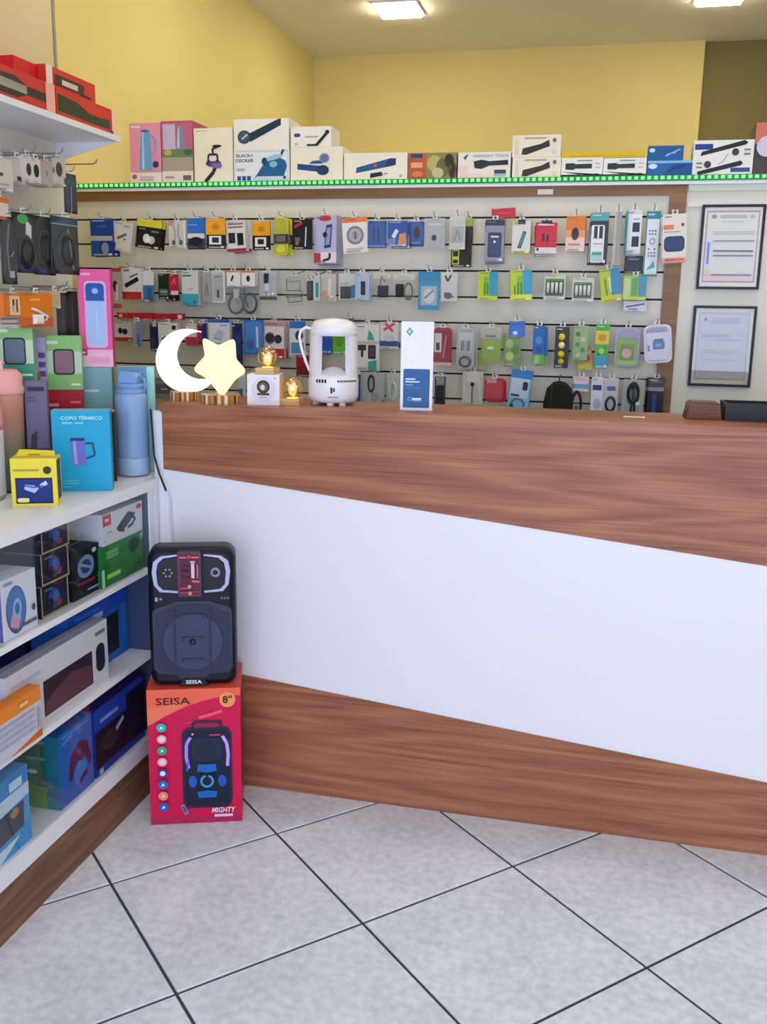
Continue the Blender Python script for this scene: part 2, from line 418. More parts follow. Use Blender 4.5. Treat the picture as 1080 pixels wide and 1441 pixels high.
b = MB(); b.box(.462, BACK_Y + .05, 0, RIGHT_X, BACK_Y + .2, CEIL); struct('wall_recess', b, mat('olive_wall', '857c52', .85, nscale=3, noise=.03, spec=.2), 'dark olive recessed wall beside the yellow wall')  # one even dark olive tone over the whole recessed wall
b = MB(); b.box(LEFT_X, FRONT_Y - .1, 0, DOOR_X0, FRONT_Y, CEIL); b.box(DOOR_X1, FRONT_Y - .1, 0, RIGHT_X, FRONT_Y, CEIL); b.box(DOOR_X0, FRONT_Y - .1, DOOR_Z, DOOR_X1, FRONT_Y, CEIL)
struct('wall_front', b, 'wall', 'shop front wall around the open entrance')
b = MB(); b.box(NEAR_X - .03, 2.955, 1.95, NEAR_X + .004, 2.968, CEIL); struct('trim_2', b, mat('grey_edge_strip', '8c8672', .6), 'thin grey strip on the edge of the cream wall')

# slat board partition with brown frame, shelf on top
sx0, sx1 = LEFT_X, .190
b = MB(); b.box(sx0, SLAT_Y + .012, 0, sx1 + .03, SLAT_Y + .04, 1.965); pw = struct('wall_partition', b, 'groove', 'white slat board partition with dark grooves and brown frame')
gz = [1.885 - .0968 * k for k in range(20)]
edges = [1.958] + gz
for k in range(len(edges) - 1):
    z1 = edges[k] - (.0035 if k else 0); z0 = edges[k + 1] + .0035
    if z0 < 0.02: break
    b = MB(); b.box(sx0, SLAT_Y, z0, sx1, SLAT_Y + .013, z1); b.build('slat', 'slat', pw)
b = MB(); b.box(sx0, SLAT_Y - .012, 1.957, .222, SLAT_Y + .012, 1.992); b.build('top_rail', 'trim', pw)
b = MB(); b.box(.164, SLAT_Y - .012, 0, .222, SLAT_Y + .0119, 1.957); b.build('end_post', 'trim', pw)
p = at(768, 270, 'y', SLAT_Y - .013)
b = MB(); b.box(p.x - .028, SLAT_Y - .0145, p.z - .009, p.x + .028, SLAT_Y - .012, p.z + .009, 'e8e6dc'); tag(b.build('rail_sticker', 'card'), 'small blank white sticker on the brown rail', 'sticker')
b = MB(); b.box(.222, SLAT_Y, 0, 2.2, SLAT_Y + .04, 1.992); b.box(.226, SLAT_Y - .008, 1.918, 2.2, SLAT_Y, 1.936); b.box(.226, SLAT_Y - .012, 1.97, 2.2, SLAT_Y, 1.992)
struct('wall_panel', b, 'panelw', 'white painted panel carrying two framed certificates')
SHZ = 2.022
b = MB(); b.box(sx0, SLAT_Y - .03, SHZ - .03, 2.2, SLAT_Y + .34, SHZ)
tag(b.build('overhead_shelf', 'white'), 'long white shelf board topping the slat board partition', 'shelf')
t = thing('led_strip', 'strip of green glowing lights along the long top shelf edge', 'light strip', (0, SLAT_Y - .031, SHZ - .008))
b = MB(); b.box(sx0, -.002, -.011, 2.2, 0.0005, .0085, '1f8a3c'); b.build('tape', 'plastic', t)  # tape coloured green to stand in for the LED glow on the shelf edge
b = MB(); x = sx0 + .01
while x < 1.2: b.box(x, -.006, -.005, x + .0115, -.002, .005, 'w'); x += .0225
tag(b.build('glowing_beads', 'led', t), kind='stuff')

# ceiling lamps
def ceiling_lamp(x, y, sx, sy, label):
    t = thing('ceiling_light', label, 'ceiling light', (x, y, CEIL), group='square ceiling lights')
    b = MB(); a, c = sx / 2, sy / 2; k = .015
    b.box(-a - k, -c - k, -.012, a + k, -c, 0); b.box(-a - k, c, -.012, a + k, c + k, 0); b.box(-a - k, -c, -.012, -a, c, 0); b.box(a, -c, -.012, a + k, c, 0)
    b.build('frame', 'whitep', t)
    b = MB(); b.box(-a, -c, -.028, a, c, -.002); b.build('diffuser', 'lamp', t)
ceiling_lamp(-1.36, 5.98, .24, .24, 'square glowing ceiling light above the yellow wall corner')
ceiling_lamp(.46, 6.06, .24, .24, 'square ceiling light cut off by the top edge of the picture')
ceiling_lamp(-1.36, 3.0, .24, .24, 'square ceiling light over the end of the counter')
ceiling_lamp(.46, 3.0, .24, .24, 'square ceiling light over the middle of the counter')
ceiling_lamp(-1.36, 4.55, .24, .24, 'added unseen square ceiling light behind the slat board partition')  # extra row out of view, added to brighten the rear yellow walls
ceiling_lamp(.46, 4.55, .24, .24, 'added unseen square ceiling light above the blue shelf cartons')  # second light of the added row, also out of view
ceiling_lamp(-.4, .6, .24, .24, 'square ceiling light just inside the entrance')

# ================================================================== COUNTER
CY, CTZ, CX0, CX1 = 2.717, 1.25, -1.346, 2.2
t = thing('shop_counter', 'wood-grain service counter with a slanting white front panel', 'counter', (0, CY, 0))
def up(x): return 1.043 - .097 * (x + 1.342)
def lo(x): return .386 - .0988 * (x + 1.084)
b = MB(); b.prism([(CX0, up(CX0)), (CX1, up(CX1)), (CX1, CTZ - .026), (CX0, CTZ - .026)], 0, .018); b.build('front_upper_panel', 'wood', t)
b = MB(); b.prism([(CX0, 0), (CX1, 0), (CX1, lo(CX1)), (CX0, lo(CX0))], 0, .018); b.build('front_lower_panel', 'wood', t)
b = MB(); b.prism([(CX0, lo(CX0)), (CX1, lo(CX1)), (CX1, up(CX1)), (CX0, up(CX0))], .003, .018); b.build('front_middle_panel', 'white', t)
b = MB(); b.box(CX0 - .004, -.006, CTZ - .026, CX1, .30, CTZ); b.build('counter_top', 'wood', t)
b = MB(); b.box(CX0 - .03, .0, 0, CX0, .29, CTZ - .026); b.build('end_panel', 'white', t)
b = MB(); b.box(CX0, .018, .06, CX1, .03, CTZ - .026); b.build('inner_board', 'white', t)

# ================================================================== LEFT SHELF UNIT
FX, BX, UE = -1.362, -1.770, 2.636
t = thing('display_cabinet', 'white low display cabinet with open shelves and brown plinth', 'cabinet', (0, 0, 0))
def bx(name, mt_, *a): b = MB(); b.box(*a); return b.build(name, mt_, t)
b = MB(); b.box(BX, .3, .983, FX, 2.714, 1.016); b.box(BX, 2.714, .983, -1.378, 2.86, 1.016); b.build('top_board', 'white', t)
for z0, z1 in ((.727, .744), (.451, .470), (.143, .197)): bx('shelf_board', 'white', BX, .3, z0, FX, UE, z1)
bx('plinth', 'wood2', BX, .3, 0, FX - .004, UE, .143)
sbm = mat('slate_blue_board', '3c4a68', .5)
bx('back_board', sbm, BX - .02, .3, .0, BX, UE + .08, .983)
bx('end_board', sbm, BX, UE, 0, FX - .01, UE + .018, .983)  # slate colour here stands in for a blue-grey glass reflection
bx('end_post', 'white', FX - .035, UE + .018, 0, FX - .004, UE + .042, .983)
bx('end_post', 'white', FX - .03, UE + .048, 0, FX - .002, UE + .073, .983)
bx('glass_pane', 'glass', FX - .007, .3, .746, FX - .004, UE - .002, .982)
bx('glass_pane', 'glass', FX - .007, .3, .199, FX - .004, UE - .002, .449)
# upper back panel and red-box shelf
USZ, USX, USE = 2.06, -1.55, 2.90
b = MB(); b.box(BX - .028, .3, 1.017, BX, 2.95, 2.045)
struct('wall_slat_panel', b, 'panelw', 'white board with hooks above the display cabinet')
t = thing('wall_shelf', 'white bracketed wall shelf carrying red boxes', 'shelf', (0, 0, 0))
bx('board', 'white', BX, .3, USZ - .014, USX, USE, USZ)
bx('front_lip', 'white', USX - .003, .3, USZ - .016, USX + .003, USE, USZ + .001)
for yb in (USE - .006, 2.25):
    b = MB(); y = yb
    b.add([(BX, y, USZ - .014), (USX - .01, y, USZ - .014), (BX, y, USZ - .07), (BX, y + .004, USZ - .014), (USX - .01, y + .004, USZ - .014), (BX, y + .004, USZ - .07)],
          [(0, 2, 1), (3, 4, 5), (0, 1, 4, 3), (1, 2, 5, 4), (2, 0, 3, 5)], 'w'); b.build('bracket', 'white', t)
t = thing('led_strip', 'strip of green glowing lights behind the red boxes on the wall shelf', 'light strip', (BX + .001, 0, USZ + .06))
b = MB(); b.box(0, .3, -.006, .003, 2.45, .006, '1f8a3c'); b.build('tape', 'plastic', t)  # same green tape colour, LED glow put into the tape
b = MB(); y = .4
while y < 2.44: b.box(.003, y, -.005, .006, y + .0115, .005, 'w'); y += .0225
tag(b.build('glowing_beads', 'led', t), kind='stuff')

# ================================================================== SPEAKER AND ITS BOX
p0, p1 = at(213, 1161, 'z', 0), at(341, 1155, 'z', 0)
BW = (p1 - p0).length; BYAW = math.atan2(p1.y - p0.y, p1.x - p0.x); BH, BD = .436, .205
icon = ['35b5ae', 'f2a1a8', '3aa57c', 'f2a1b4', '3a3f96', '1d73c0', 'f2907c', '1f5fc0']
art = [P([(0, 0), (1, 0), (1, .05), (0, .05)], 'b02252'),
       P([(0, .74), (.05, .755), (.2, .81), (.4, .87), (.62, .915), (.82, .94), (1, .945), (1, 1), (0, 1)], 'f0684c'),
       P([(0, .74), (.05, .755), (.2, .81), (.4, .87), (.4, .93), (.2, .88), (0, .86)], 'f07a58'),
       T('SEISA', .28, .915, .37, .052, '5a1420'),
       E(.86, .915, .085, .053, 'f09a50'), O(.86, .915, .085, .053, .9, 'f5b070'), T("8''", .86, .918, .10, .055, '2a1208'),
       S([(.55, .79), (.80, .835)], .035, 'f0606a'), S([(.40, .755), (.52, .77)], .01, 'e8507a'),
       RR(.47, .69, .80, .77, .04, .025, '3a2238'), RR(.5, .70, .77, .75, .03, .02, 'a01c48'),
       RR(.36, .12, .90, .72, .09, .06, '2a2440'), RR(.385, .135, .875, .705, .08, .05, '141b30'),
       S([(.455, .65), (.41, .60), (.405, .50), (.43, .42)], .035, 'b090f0'), S([(.80, .655), (.845, .60), (.86, .52), (.85, .43)], .035, 'c8a0e8'),
       S([(.42, .47), (.41, .40)], .02, '6a4ad0'), RR(.47, .48, .79, .64, .04, .03, '1b2a44'),
       E(.62, .56, .11, .07, '18233a'), L(.66, .78, [.665], 'b04860', .006), E(.48, .675, .012, .008, 'e8b0c0'),
       P([(.53, .45), (.72, .45), (.735, .40), (.63, .385), (.515, .40)], '1c66b8'),
       P([(.53, .20), (.72, .20), (.735, .245), (.63, .255), (.515, .245)], '1c66b8'),
       E(.47, .325, .045, .045, '1c5cb0'), E(.79, .325, .045, .045, '1c5cb0'),
       E(.625, .325, .105, .065, '101a2c'), O(.625, .325, .075, .048, .68, '4a9ad0'), E(.625, .37, .02, .012, '101a2c'),
       P([(.33, .15), (.37, .16), (.42, .095), (.38, .075)], '8a86b0'), P([(.345, .14), (.37, .145), (.40, .10), (.38, .09)], '4a4870'),
       T('MIGHTY', .80, .105, .25, .04, 'f2e2ec', .01), L(.70, .90, [.065], 'e8c8d8', .010)]
for k, c in enumerate(icon):
    y = .735 - .083 * k
    art += [E(.15, y, .052, .032, c), E(.15, y, .030, .019, 'f0e0e8' if k in (4, 1, 3) else c), P([(.13, y - .012), (.17, y - .004), (.15, y + .014)], 'e8f4f4' if k not in (1, 3, 6) else 'f8d0d0')]
carton('speaker_carton', 'red and orange printed speaker carton standing on the floor tiles', (p0 + p1) / 2, BW, BH, BD, BYAW, 'c81446', art,
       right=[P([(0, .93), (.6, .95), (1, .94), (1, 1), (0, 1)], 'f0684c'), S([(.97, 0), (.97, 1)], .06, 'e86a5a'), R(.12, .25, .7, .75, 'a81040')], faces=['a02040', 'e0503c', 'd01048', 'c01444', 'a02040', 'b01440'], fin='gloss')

# the loudspeaker
SPW, SPH, SPD = .252, .420, .105
ps = (p0 + p1) / 2 + Vector((-math.sin(BYAW), math.cos(BYAW), 0)) * .022 + Vector((math.cos(BYAW), math.sin(BYAW), 0)) * .001
t = thing('loudspeaker', 'dark portable party loudspeaker standing on its red carton', 'speaker', (ps.x, ps.y, BH + .0005), (0, 0, BYAW))
def rrect(x0, z0, x1, z1, r, n=6):
    pts = []
    for cx, cz, a0 in ((x1 - r, z0 + r, -90), (x1 - r, z1 - r, 0), (x0 + r, z1 - r, 90), (x0 + r, z0 + r, 180)):
        for k in range(n + 1):
            a = math.radians(a0 + 90 * k / n); pts.append((cx + r * math.cos(a), cz + r * math.sin(a)))
    return pts
W2 = SPW / 2
b = MB(); b.prism(rrect(-W2, 0, W2, SPH, .034), 0, SPD, edge=.018); b.build('cabinet', 'navy', t)
# head with two light frames, control plate between
def sp(u, v): return ((u - .5) * SPW, v * SPH)
for sgn, nm in ((-1, 'light_frame'), (1, 'light_frame')):
    o_ = [(.05, .0), (.32, .0)]
    outer = [(.355, .965), (.16, .955), (.075, .915), (.055, .84), (.075, .75), (.14, .70), (.355, .69)]
    inner = [(.355, .705), (.175, .715), (.12, .75), (.105, .84), (.125, .905), (.19, .94), (.355, .955)]
    pts = [sp(u if sgn < 0 else 1 - u, v) for u, v in outer + inner]
    b = MB(); b.prism(pts, -.006, .004, 'aab0cc'); b.build(nm, mat('silver_light_frame', 'a4a8c4', .3, .2) if sgn < 0 else bpy.data.materials['silver_light_frame'], t)
    pts = [sp(u if sgn < 0 else 1 - u, v) for u, v in [(.345, .945), (.20, .93), (.135, .90), (.117, .84), (.13, .755), (.18, .722), (.345, .712)]]
    b = MB(); b.prism(pts, -.003, .003); hz = b.build('tweeter_cover', 'black', t)
    c = sp(.235 if sgn < 0 else .775, .835)
    b = MB()
    if sgn < 0:
        for k in range(6):
            a = math.radians(60 * k); b.ball((c[0] + .011 * math.cos(a), -.004, c[1] + .011 * math.sin(a)), .0034, '9a9caa', 8, 5)
    else:
        b.tube([(c[0] + .011 * math.cos(2 * math.pi * i / 16), -.005, c[1] + .011 * math.sin(2 * math.pi * i / 16)) for i in range(16)], .004, '8e90a8', 6, True)
    b.build('tweeter_trim', 'plastic', hz)
x0, z0 = sp(.345, .665); x1, z1 = sp(.615, .985)
b = MB(); b.prism(rrect(x0, z0, x1, z1, .006), -.009, .004, '4a3350'); cp = b.build('control_plate', 'plastic', t)
fl_, so_ = MB(), []
ink(fl_, so_, [R(.05, .02, .95, .98, '7a3048'), R(.1, .05, .92, .95, '5c2438'), S([(.1, .88), (.9, .88)], .07, 'd86a70'), S([(.55, .78), (.75, .78)], .08, 'e0b0b8'), S([(.65, .75), (.65, .42)], .13, 'e8c0d0'),
    S([(.85, .72), (.85, .42)], .05, 'b08090'), S([(.2, .72), (.5, .7)], .06, '2a2038'), S([(.18, .6), (.5, .58)], .1, '1c1a2c'), S([(.2, .46), (.52, .44)], .06, '282038'), S([(.6, .36), (.92, .34)], .08, 'e07078'),
    S([(.12, .2), (.4, .2)], .05, 'd85a64'), S([(.12, .1), (.42, .1)], .05, 'c84a58'), S([(.62, .12), (.92, .12)], .06, '8a4058'),
    BALL(.5, .9, .0065, 'c04048'), BALL(.5, .24, .0065, 'e09090'), BALL(.52, .09, .0065, 'e09090')], x1 - x0, z1 - z0, (x0, -.009, z0), (1, 0, 0), (0, 0, 1), (0, -1, 0))
fl_.build('printed_legend', 'card', cp); 
for nm, mb in so_: mb.build('control_knob', 'plastic', cp)
# woofer grille
oct_ = [(.10, .10), (.30, .09), (.36, .055), (.62, .055), (.68, .09), (.90, .10), (.955, .14), (.955, .56), (.92, .585), (.68, .63), (.33, .63), (.07, .575), (.045, .55), (.045, .14)]
b = MB(); b.prism([sp(*q) for q in oct_], -.004, .004); b.build('grille_frame', mat('grille_frame_plastic', '1e2236', .45), t)
oct2 = [(.13, .13), (.31, .115), (.37, .085), (.61, .085), (.67, .115), (.87, .13), (.925, .165), (.925, .535), (.66, .605), (.34, .605), (.075, .53), (.075, .165)]
b = MB(); b.prism([sp(*q) for q in oct2], -.006, -.003); b.build('grille', mat('grille_cloth', '252b47', .7, nscale=400, noise=.3), t)
gm = mat('grille_dome_plastic', '2c3454', .5)
c = sp(.5, .335)
b = MB(); n_ = 20
b.prism([(c[0] + .088 * math.cos(2 * math.pi * k / n_), c[1] + .088 * math.sin(2 * math.pi * k / n_)) for k in range(n_)], -.009, -.005, edge=.0015); dm = b.build('woofer_dome', gm, t)
gbm = mat('grille_bar_plastic', '1a1e34', .5)
for u in (.295, .70): b = MB(); q0, q1 = sp(u, .12), sp(u, .57); b.box(q0[0] - .003, -.0115, q0[1], q1[0] + .003, -.006, q1[1]); b.build('grille_bar', gbm, t)
for v0, v1 in ((.50, .54), (.335, .375), (.185, .215)):
    b = MB()
    for (u0, u1, w0, w1) in ((.37, .62, v1 - .006, v1), (.37, .385, v0, v1), (.605, .62, v0, v1)):
        q0, q1 = sp(u0, w0), sp(u1, w1); b.box(q0[0], -.0112, q0[1], q1[0], -.008, q1[1])
    b.build('relief_bracket', bpy.data.materials['grille_bar_plastic'], dm)
b = MB(); b.ball((c[0], -.009, c[1]), .010, 'w', 10, 6); b.build('centre_boss', bpy.data.materials['grille_bar_plastic'], dm)
b = MB(); b.prism([sp(*q) for q in ((.33, .012), (.67, .012), (.62, .062), (.38, .062))], -.008, .004); lb = b.build('badge', 'black', t)
fl_ = MB(); ink(fl_, [], [T('SEISA', .5, .5, .55, .55, 'e8e8f4')], .34 * SPW, .05 * SPH, (-.17 * SPW, -.008, .012 * SPH), (1, 0, 0), (0, 0, 1), (0, -1, 0)); fl_.build('lettering', 'plastic', lb)
b = MB(); q0 = sp(.08, .63); b.box(q0[0], -.003, q0[1], q0[0] + .008, .004, q0[1] + .012, '9a9ab0'); b.build('marking', 'plastic', t); b = MB(); b.box(q0[0] + .013, -.003, q0[1] + .004, q0[0] + .02, .004, q0[1] + .01, '8a8aa0'); b.build('marking', 'plastic', t)
q0 = sp(.83, .64)
for k in range(3): b = MB(); b.box(q0[0] + k * .009, -.003, q0[1], q0[0] + k * .009 + .005, .004, q0[1] + .006, '7a7a90'); b.build('marking', 'plastic', t)

# cable down the corner of the counter
cp_ = [at(u, v, 'y', CY - .010) for u, v in ((214, 575), (217, 610), (219, 640), (226, 665), (236, 690))]
cp2 = [at(u, v, 'y', CY - .010) for u, v in ((236, 690), (240, 705), (240, 725), (243, 760), (245, 790), (246, 830))]
for i, p in enumerate(cp_): p.y = CY - .02
t = thing('power_cable', 'thin power cable hanging in the corner beside the counter', 'cable', cp2[-1])
b = MB(); b.tube([p - cp2[-1] for p in cp_], .0032, 'k', 6); b.build('black_lead', 'cable', t)
b = MB(); b.tube([p - cp2[-1] for p in cp2], .0026, 'w', 6); b.build('white_lead', 'wcable', t)

# ================================================================== ON THE COUNTER
def puck(t, r, h_, name='base'):
    b = MB(); n = 36
    for k in range(n):
        a0, a1 = 2 * math.pi * k / n, 2 * math.pi * (k + 1) / n
        c = ['b8863c', '6a4420', 'd8b468', '8a5a2c', 'e8d8b0', 'a87438'][(k * 7) % 6]
        q = [(r * math.cos(a), r * math.sin(a)) for a in (a0, a1)]
        b.add([(q[0][0], q[0][1], 0), (q[1][0], q[1][1], 0), (q[1][0], q[1][1], h_), (q[0][0], q[0][1], h_), (0, 0, 0), (0, 0, h_)], [(0, 1, 2, 3), (3, 2, 5), (1, 0, 4)], c)
    b.build(name, 'gloss', t)
VIEW = .42
def lamp_yaw(p): return math.atan2(-p.x, p.y) * -1
# moon
p = at(259, 563, 'z', CTZ); D = (p - CAM).length / FPX
yaw = math.atan2(-p.x, p.y)
t = thing('moon_lamp', 'glowing white crescent moon lamp on a striped round base', 'lamp', p, (0, 0, yaw))
puck(t, 19 * D, 12 * D)
r = 43 * D; cz = 53 * D; cx = 7 * D
ox, oz, ir = .40, .17, .735
d_ = math.hypot(ox, oz); a_ = math.atan2(oz, ox); be = math.acos((1 + d_ * d_ - ir * ir) / (2 * d_)); ga = math.acos((d_ * d_ + ir * ir - 1) / (2 * d_ * ir))
b = MB(); N_, K_ = 40, 12; vs = []
for k in range(N_ + 1):
    q = k / N_; a1 = a_ + be + (2 * math.pi - 2 * be) * q; a2 = a_ + math.pi - ga + 2 * ga * q
    po_, pi_ = Vector((math.cos(a1), math.sin(a1))), Vector((ox + ir * math.cos(a2), oz + ir * math.sin(a2)))
    mid, hf = (po_ + pi_) / 2, (po_ - pi_) / 2
    if hf.length < .02: hf = Vector((math.cos(a1), math.sin(a1))) * .02
    th = .016 * min(1, .35 + hf.length * 3)
    for j in range(K_):
        a = 2 * math.pi * j / K_; ca, sa = math.cos(a), math.sin(a)
        ca = math.copysign(abs(ca) ** .6, ca); sa = math.copysign(abs(sa) ** .8, sa)
        vs.append((cx + r * (mid.x + hf.x * ca), th * sa, cz + r * (mid.y + hf.y * ca)))
fs = [(k * K_ + j, k * K_ + (j + 1) % K_, (k + 1) * K_ + (j + 1) % K_, (k + 1) * K_ + j) for k in range(N_) for j in range(K_)]
fs += [tuple(range(K_)), tuple(N_ * K_ + j for j in range(K_))[::-1]]
b.add(vs, fs, 'w', True); b.build('crescent_shade', 'moon', t)
b = MB(); b.tube([(0, 0, 11 * D), (0, 0, 20 * D)], .006, 'w', 10); b.build('stem', 'whitep', t)
# star
p = at(311, 567, 'z', CTZ); yaw = math.atan2(-p.x, p.y); D = (p - CAM).length / FPX
t = thing('star_lamp', 'glowing pale yellow star lamp on a striped round base', 'lamp', p, (0, 0, yaw))
puck(t, 27 * D, 12 * D)
tips = [(-24, 90), (21, 89), (37, 43), (2, 7), (-38, 45)]
notch = [(-2, 78), (22, 60), (20, 32), (-17, 33), (-20, 64)]
pts = []
for k in range(5):
    tp, n1, n0 = Vector(tips[k]), Vector(notch[k]), Vector(notch[k - 1])
    e0, e1 = (n0 - tp).normalized(), (n1 - tp).normalized()
    r_ = 8 if k != 3 else 4
    a, c = tp + e0 * r_ * 1.1, tp + e1 * r_ * 1.1
    for q in range(6):
        s_ = q / 5; pts.append(((a * (1 - s_) + tp * s_) * (1 - s_) + (tp * (1 - s_) + c * s_) * s_))
    m0 = n1; nx = Vector(tips[(k + 1) % 5]); f0, f1 = (tp - n1).normalized(), (nx - n1).normalized()
    a, c = n1 + f0 * 3.5, n1 + f1 * 3.5
    for q in range(4):
        s_ = q / 3; pts.append(((a * (1 - s_) + m0 * s_) * (1 - s_) + (m0 * (1 - s_) + c * s_) * s_))
b = MB(); b.prism([(q.x * D, q.y * D) for q in pts], -.016, .016, edge=.005); b.build('star_shade', 'star', t)
b = MB(); b.tube([(0, 0, 11 * D), (0, 0, 17 * D)], .007, 'w', 10); b.build('stem', 'whitep', t)
# small carton with crystal ball on it
p = at(371, 570, 'z', CTZ) ; yaw = math.atan2(-p.x, p.y) * .55; D = (p - CAM).length / FPX
carton('lamp_carton', 'small white carton with a round picture under a glowing ball', p, 45 * D, 42 * D, 40 * D, yaw, 'eceaf0',
       [O(.5, .5, .36, .40, .97, 'c8c4dc'), E(.5, .5, .35, .39, 'dedce8'), E(.5, .60, .20, .215, '33282c'), E(.5, .60, .15, .16, '6a5850'), E(.48, .58, .07, .09, 'e8d8c8'), RR(.31, .32, .69, .40, .03, .03, '6a4030'), L(.38, .62, [.25], '9a90a8', .012), E(.86, .88, .03, .03, 'c8a0b0')],
       right=[R(0, 0, 1, 1, 'f0d8a8')])
def crystal(p, D, rb, label, dark=False):
    t = thing('crystal_ball_lamp', label, 'lamp', p, (0, 0, 0), 'crystal ball lamps')
    b = MB(); w_ = rb * .86
    b.box(-w_, -w_, 0, w_, w_, rb * .55); b.build('wooden_base', 'palewood', t)
    zc = rb * .45 + rb
    b = MB(); b.ball((0, 0, zc), rb, 'w', 28, 18); b.build('glass_ball', 'crystal', t)
    b = MB(); b.ball((0, 0, zc - rb * .2), rb * .42, 'w', 10, 8, .7, 1.2); b.ball((rb * .12, 0, zc + rb * .28), rb * .2, 'w', 8, 6)
    b.tube([(-rb * .5, 0, zc + rb * .4), (0, 0, zc - rb * .1), (rb * .45, 0, zc + rb * .15)], rb * .09, 'w', 6)
    b.build('engraved_figure', emitmat('engraving_glow' + ('2' if dark else ''), 'ffd890', .9, 'f0e0c0'), t)
    b = MB(); b.lathe([(rb * .5, rb * .55), (rb * .45, rb * .6)], seg=16); b.build('light_ring', 'warm', t)
q = Vector((p.x, p.y, p.z + 42 * D + .0008)) + Vector((.0, .04, 0))
crystal(q, D, 15.5 * D, 'glowing crystal ball lamp standing on the small white carton')
p = at(412, 569, 'z', CTZ); crystal(p, D, 16 * D, 'crystal ball lamp with white figure standing directly on the counter', True)
# humidifier lamp
p = at(463, 571, 'z', CTZ) + Vector((0, .05, 0)); p.z = CTZ; D = (p - CAM).length / FPX
t = thing('humidifier', 'white ring-shaped humidifier with open window and looped cord', 'humidifier', p, (0, 0, math.atan2(-p.x, p.y)))
H_ = 118 * D; r0 = 34.5 * D
b = MB(); b.lathe([(r0 * .8, 4 * D), (r0 * .93, 6 * D), (r0, 12 * D), (r0 * 1.01, 34 * D), (r0 * .97, 40 * D), (r0 * .8, 42 * D), (r0 * .55, 45 * D), (r0 * .3, 50 * D), (r0 * .06, 52 * D)], seg=40); b.build('water_tank', 'whitep', t)
b = MB(); b.lathe([(r0 * .60, H_ - 22 * D), (r0 * .80, H_ - 24 * D), (r0 * .96, H_ - 23 * D), (r0 * .93, H_ - 13 * D), (r0 * .78, H_ - 5 * D), (r0 * .5, H_ - 1.5 * D), (r0 * .1, H_)], seg=40); b.build('top_cover', 'whitep', t)
for sgn in (-1, 1):
    b = MB(); vs = []; n = 9
    za, zb_ = 36 * D, H_ - 18 * D
    for k in range(n + 1):
        a = math.radians(-48 + 96 * k / n) if sgn > 0 else math.radians(132 + 96 * k / n)
        for z in (za, zb_):
            rr = r0 * (.985 if z == za else .95)
            for q in (rr, rr * .72): vs.append((q * math.cos(a), q * math.sin(a), z))
    fs = []
    for k in range(n):
        o = 4 * k; fs += [(o, o + 4, o + 6, o + 2), (o + 1, o + 3, o + 7, o + 5), (o, o + 1, o + 5, o + 4), (o + 2, o + 6, o + 7, o + 3)]
    fs += [(0, 2, 3, 1), (4 * n, 4 * n + 1, 4 * n + 3, 4 * n + 2)]
    b.add(vs, fs, 'w', False); b.build('side_pillar', 'whitep', t)
for a in (-100, -60, 60, 180): b = MB(); b.lathe([(5 * D, 0), (5 * D, 5 * D)], seg=10, o=(r0 * .7 * math.cos(math.radians(a)), r0 * .7 * math.sin(math.radians(a)), 0)); b.build('foot', 'whitep', t)
b = MB(); b.tube([(x * D, -.01, z * D) for x, z in ((-30, 103), (-38, 105), (-45, 101), (-47, 92), (-44, 76), (-38, 58), (-33, 46))], 2.0 * D, 'w', 8); b.build('cord_loop', 'whitep', t)
b = MB()
def wrap(a0, a1, z0, z1, c, rr=1.018):
    n = max(2, int(abs(a1 - a0) / 5)); vs = []
    for k in range(n + 1):
        a = math.radians(a0 + (a1 - a0) * k / n); vs += [(r0 * rr * math.cos(a), r0 * rr * math.sin(a), z0), (r0 * rr * math.cos(a), r0 * rr * math.sin(a), z1)]
    b.add(vs, [(2 * k, 2 * k + 2, 2 * k + 3, 2 * k + 1) for k in range(n)], c)
for a0 in range(-132, -106, 7): wrap(a0, a0 + 5, 32 * D, 36.5 * D, '2a2a2e')
for a0 in range(-82, -30, 7): wrap(a0, a0 + 5.5, 33 * D, 35.5 * D, '55555c')
wrap(-97, -92, 18 * D, 26 * D, '3a3e48'); wrap(-91, -87, 20 * D, 25 * D, '3a3e48'); wrap(-103, -80, 12 * D, 13.5 * D, '8a8c98')
b.build('printed_marking', 'card', t)
# payment sign (its code square left blank)
p = at(585.5, 577.5, 'z', CTZ); D = (p - CAM).length / FPX; sw, sh_ = 45 * D, 122 * D
t = thing('payment_sign', 'white counter sign with blue lower panel and green diamond', 'sign', p, (0, 0, .12))
b = MB(); b.box(-sw / 2, 0, 0, sw / 2, .003, sh_, 'f0f1f6'); b.build('sign_board', 'gloss', t)
b = MB(); b.box(-sw / 2, .003, 0, sw / 2, .05, .003, 'f0f1f6'); b.build('foot', 'gloss', t)
fl_ = MB()
ink(fl_, [], [R(.01, .005, .99, .995, 'f0f1f6'), RR(.09, .03, .91, .47, .04, .015, '1c5a9a'), P([(.15, .885), (.26, .935), (.37, .885), (.26, .835)], '4aa89c'), P([(.205, .885), (.26, .91), (.315, .885), (.26, .86)], 'bfe0da'),
    L(.16, .46, [.355], 'c8e0f0', .009), L(.16, .60, [.325], 'c8e0f0', .008), L(.16, .40, [.29], '7ab0c8', .005), L(.16, .62, [.26], '3a90a8', .004),
    O(.30, .13, .06, .022, .7, '8ac0d8'), L(.38, .66, [.13], 'd0e4f0', .014), L(.38, .70, [.105], '6aa0c8', .003)], sw, sh_, (-sw / 2, 0, 0), (1, 0, 0), (0, 0, 1), (0, -1, 0))
fl_.build('printed_artwork', 'gloss', t)
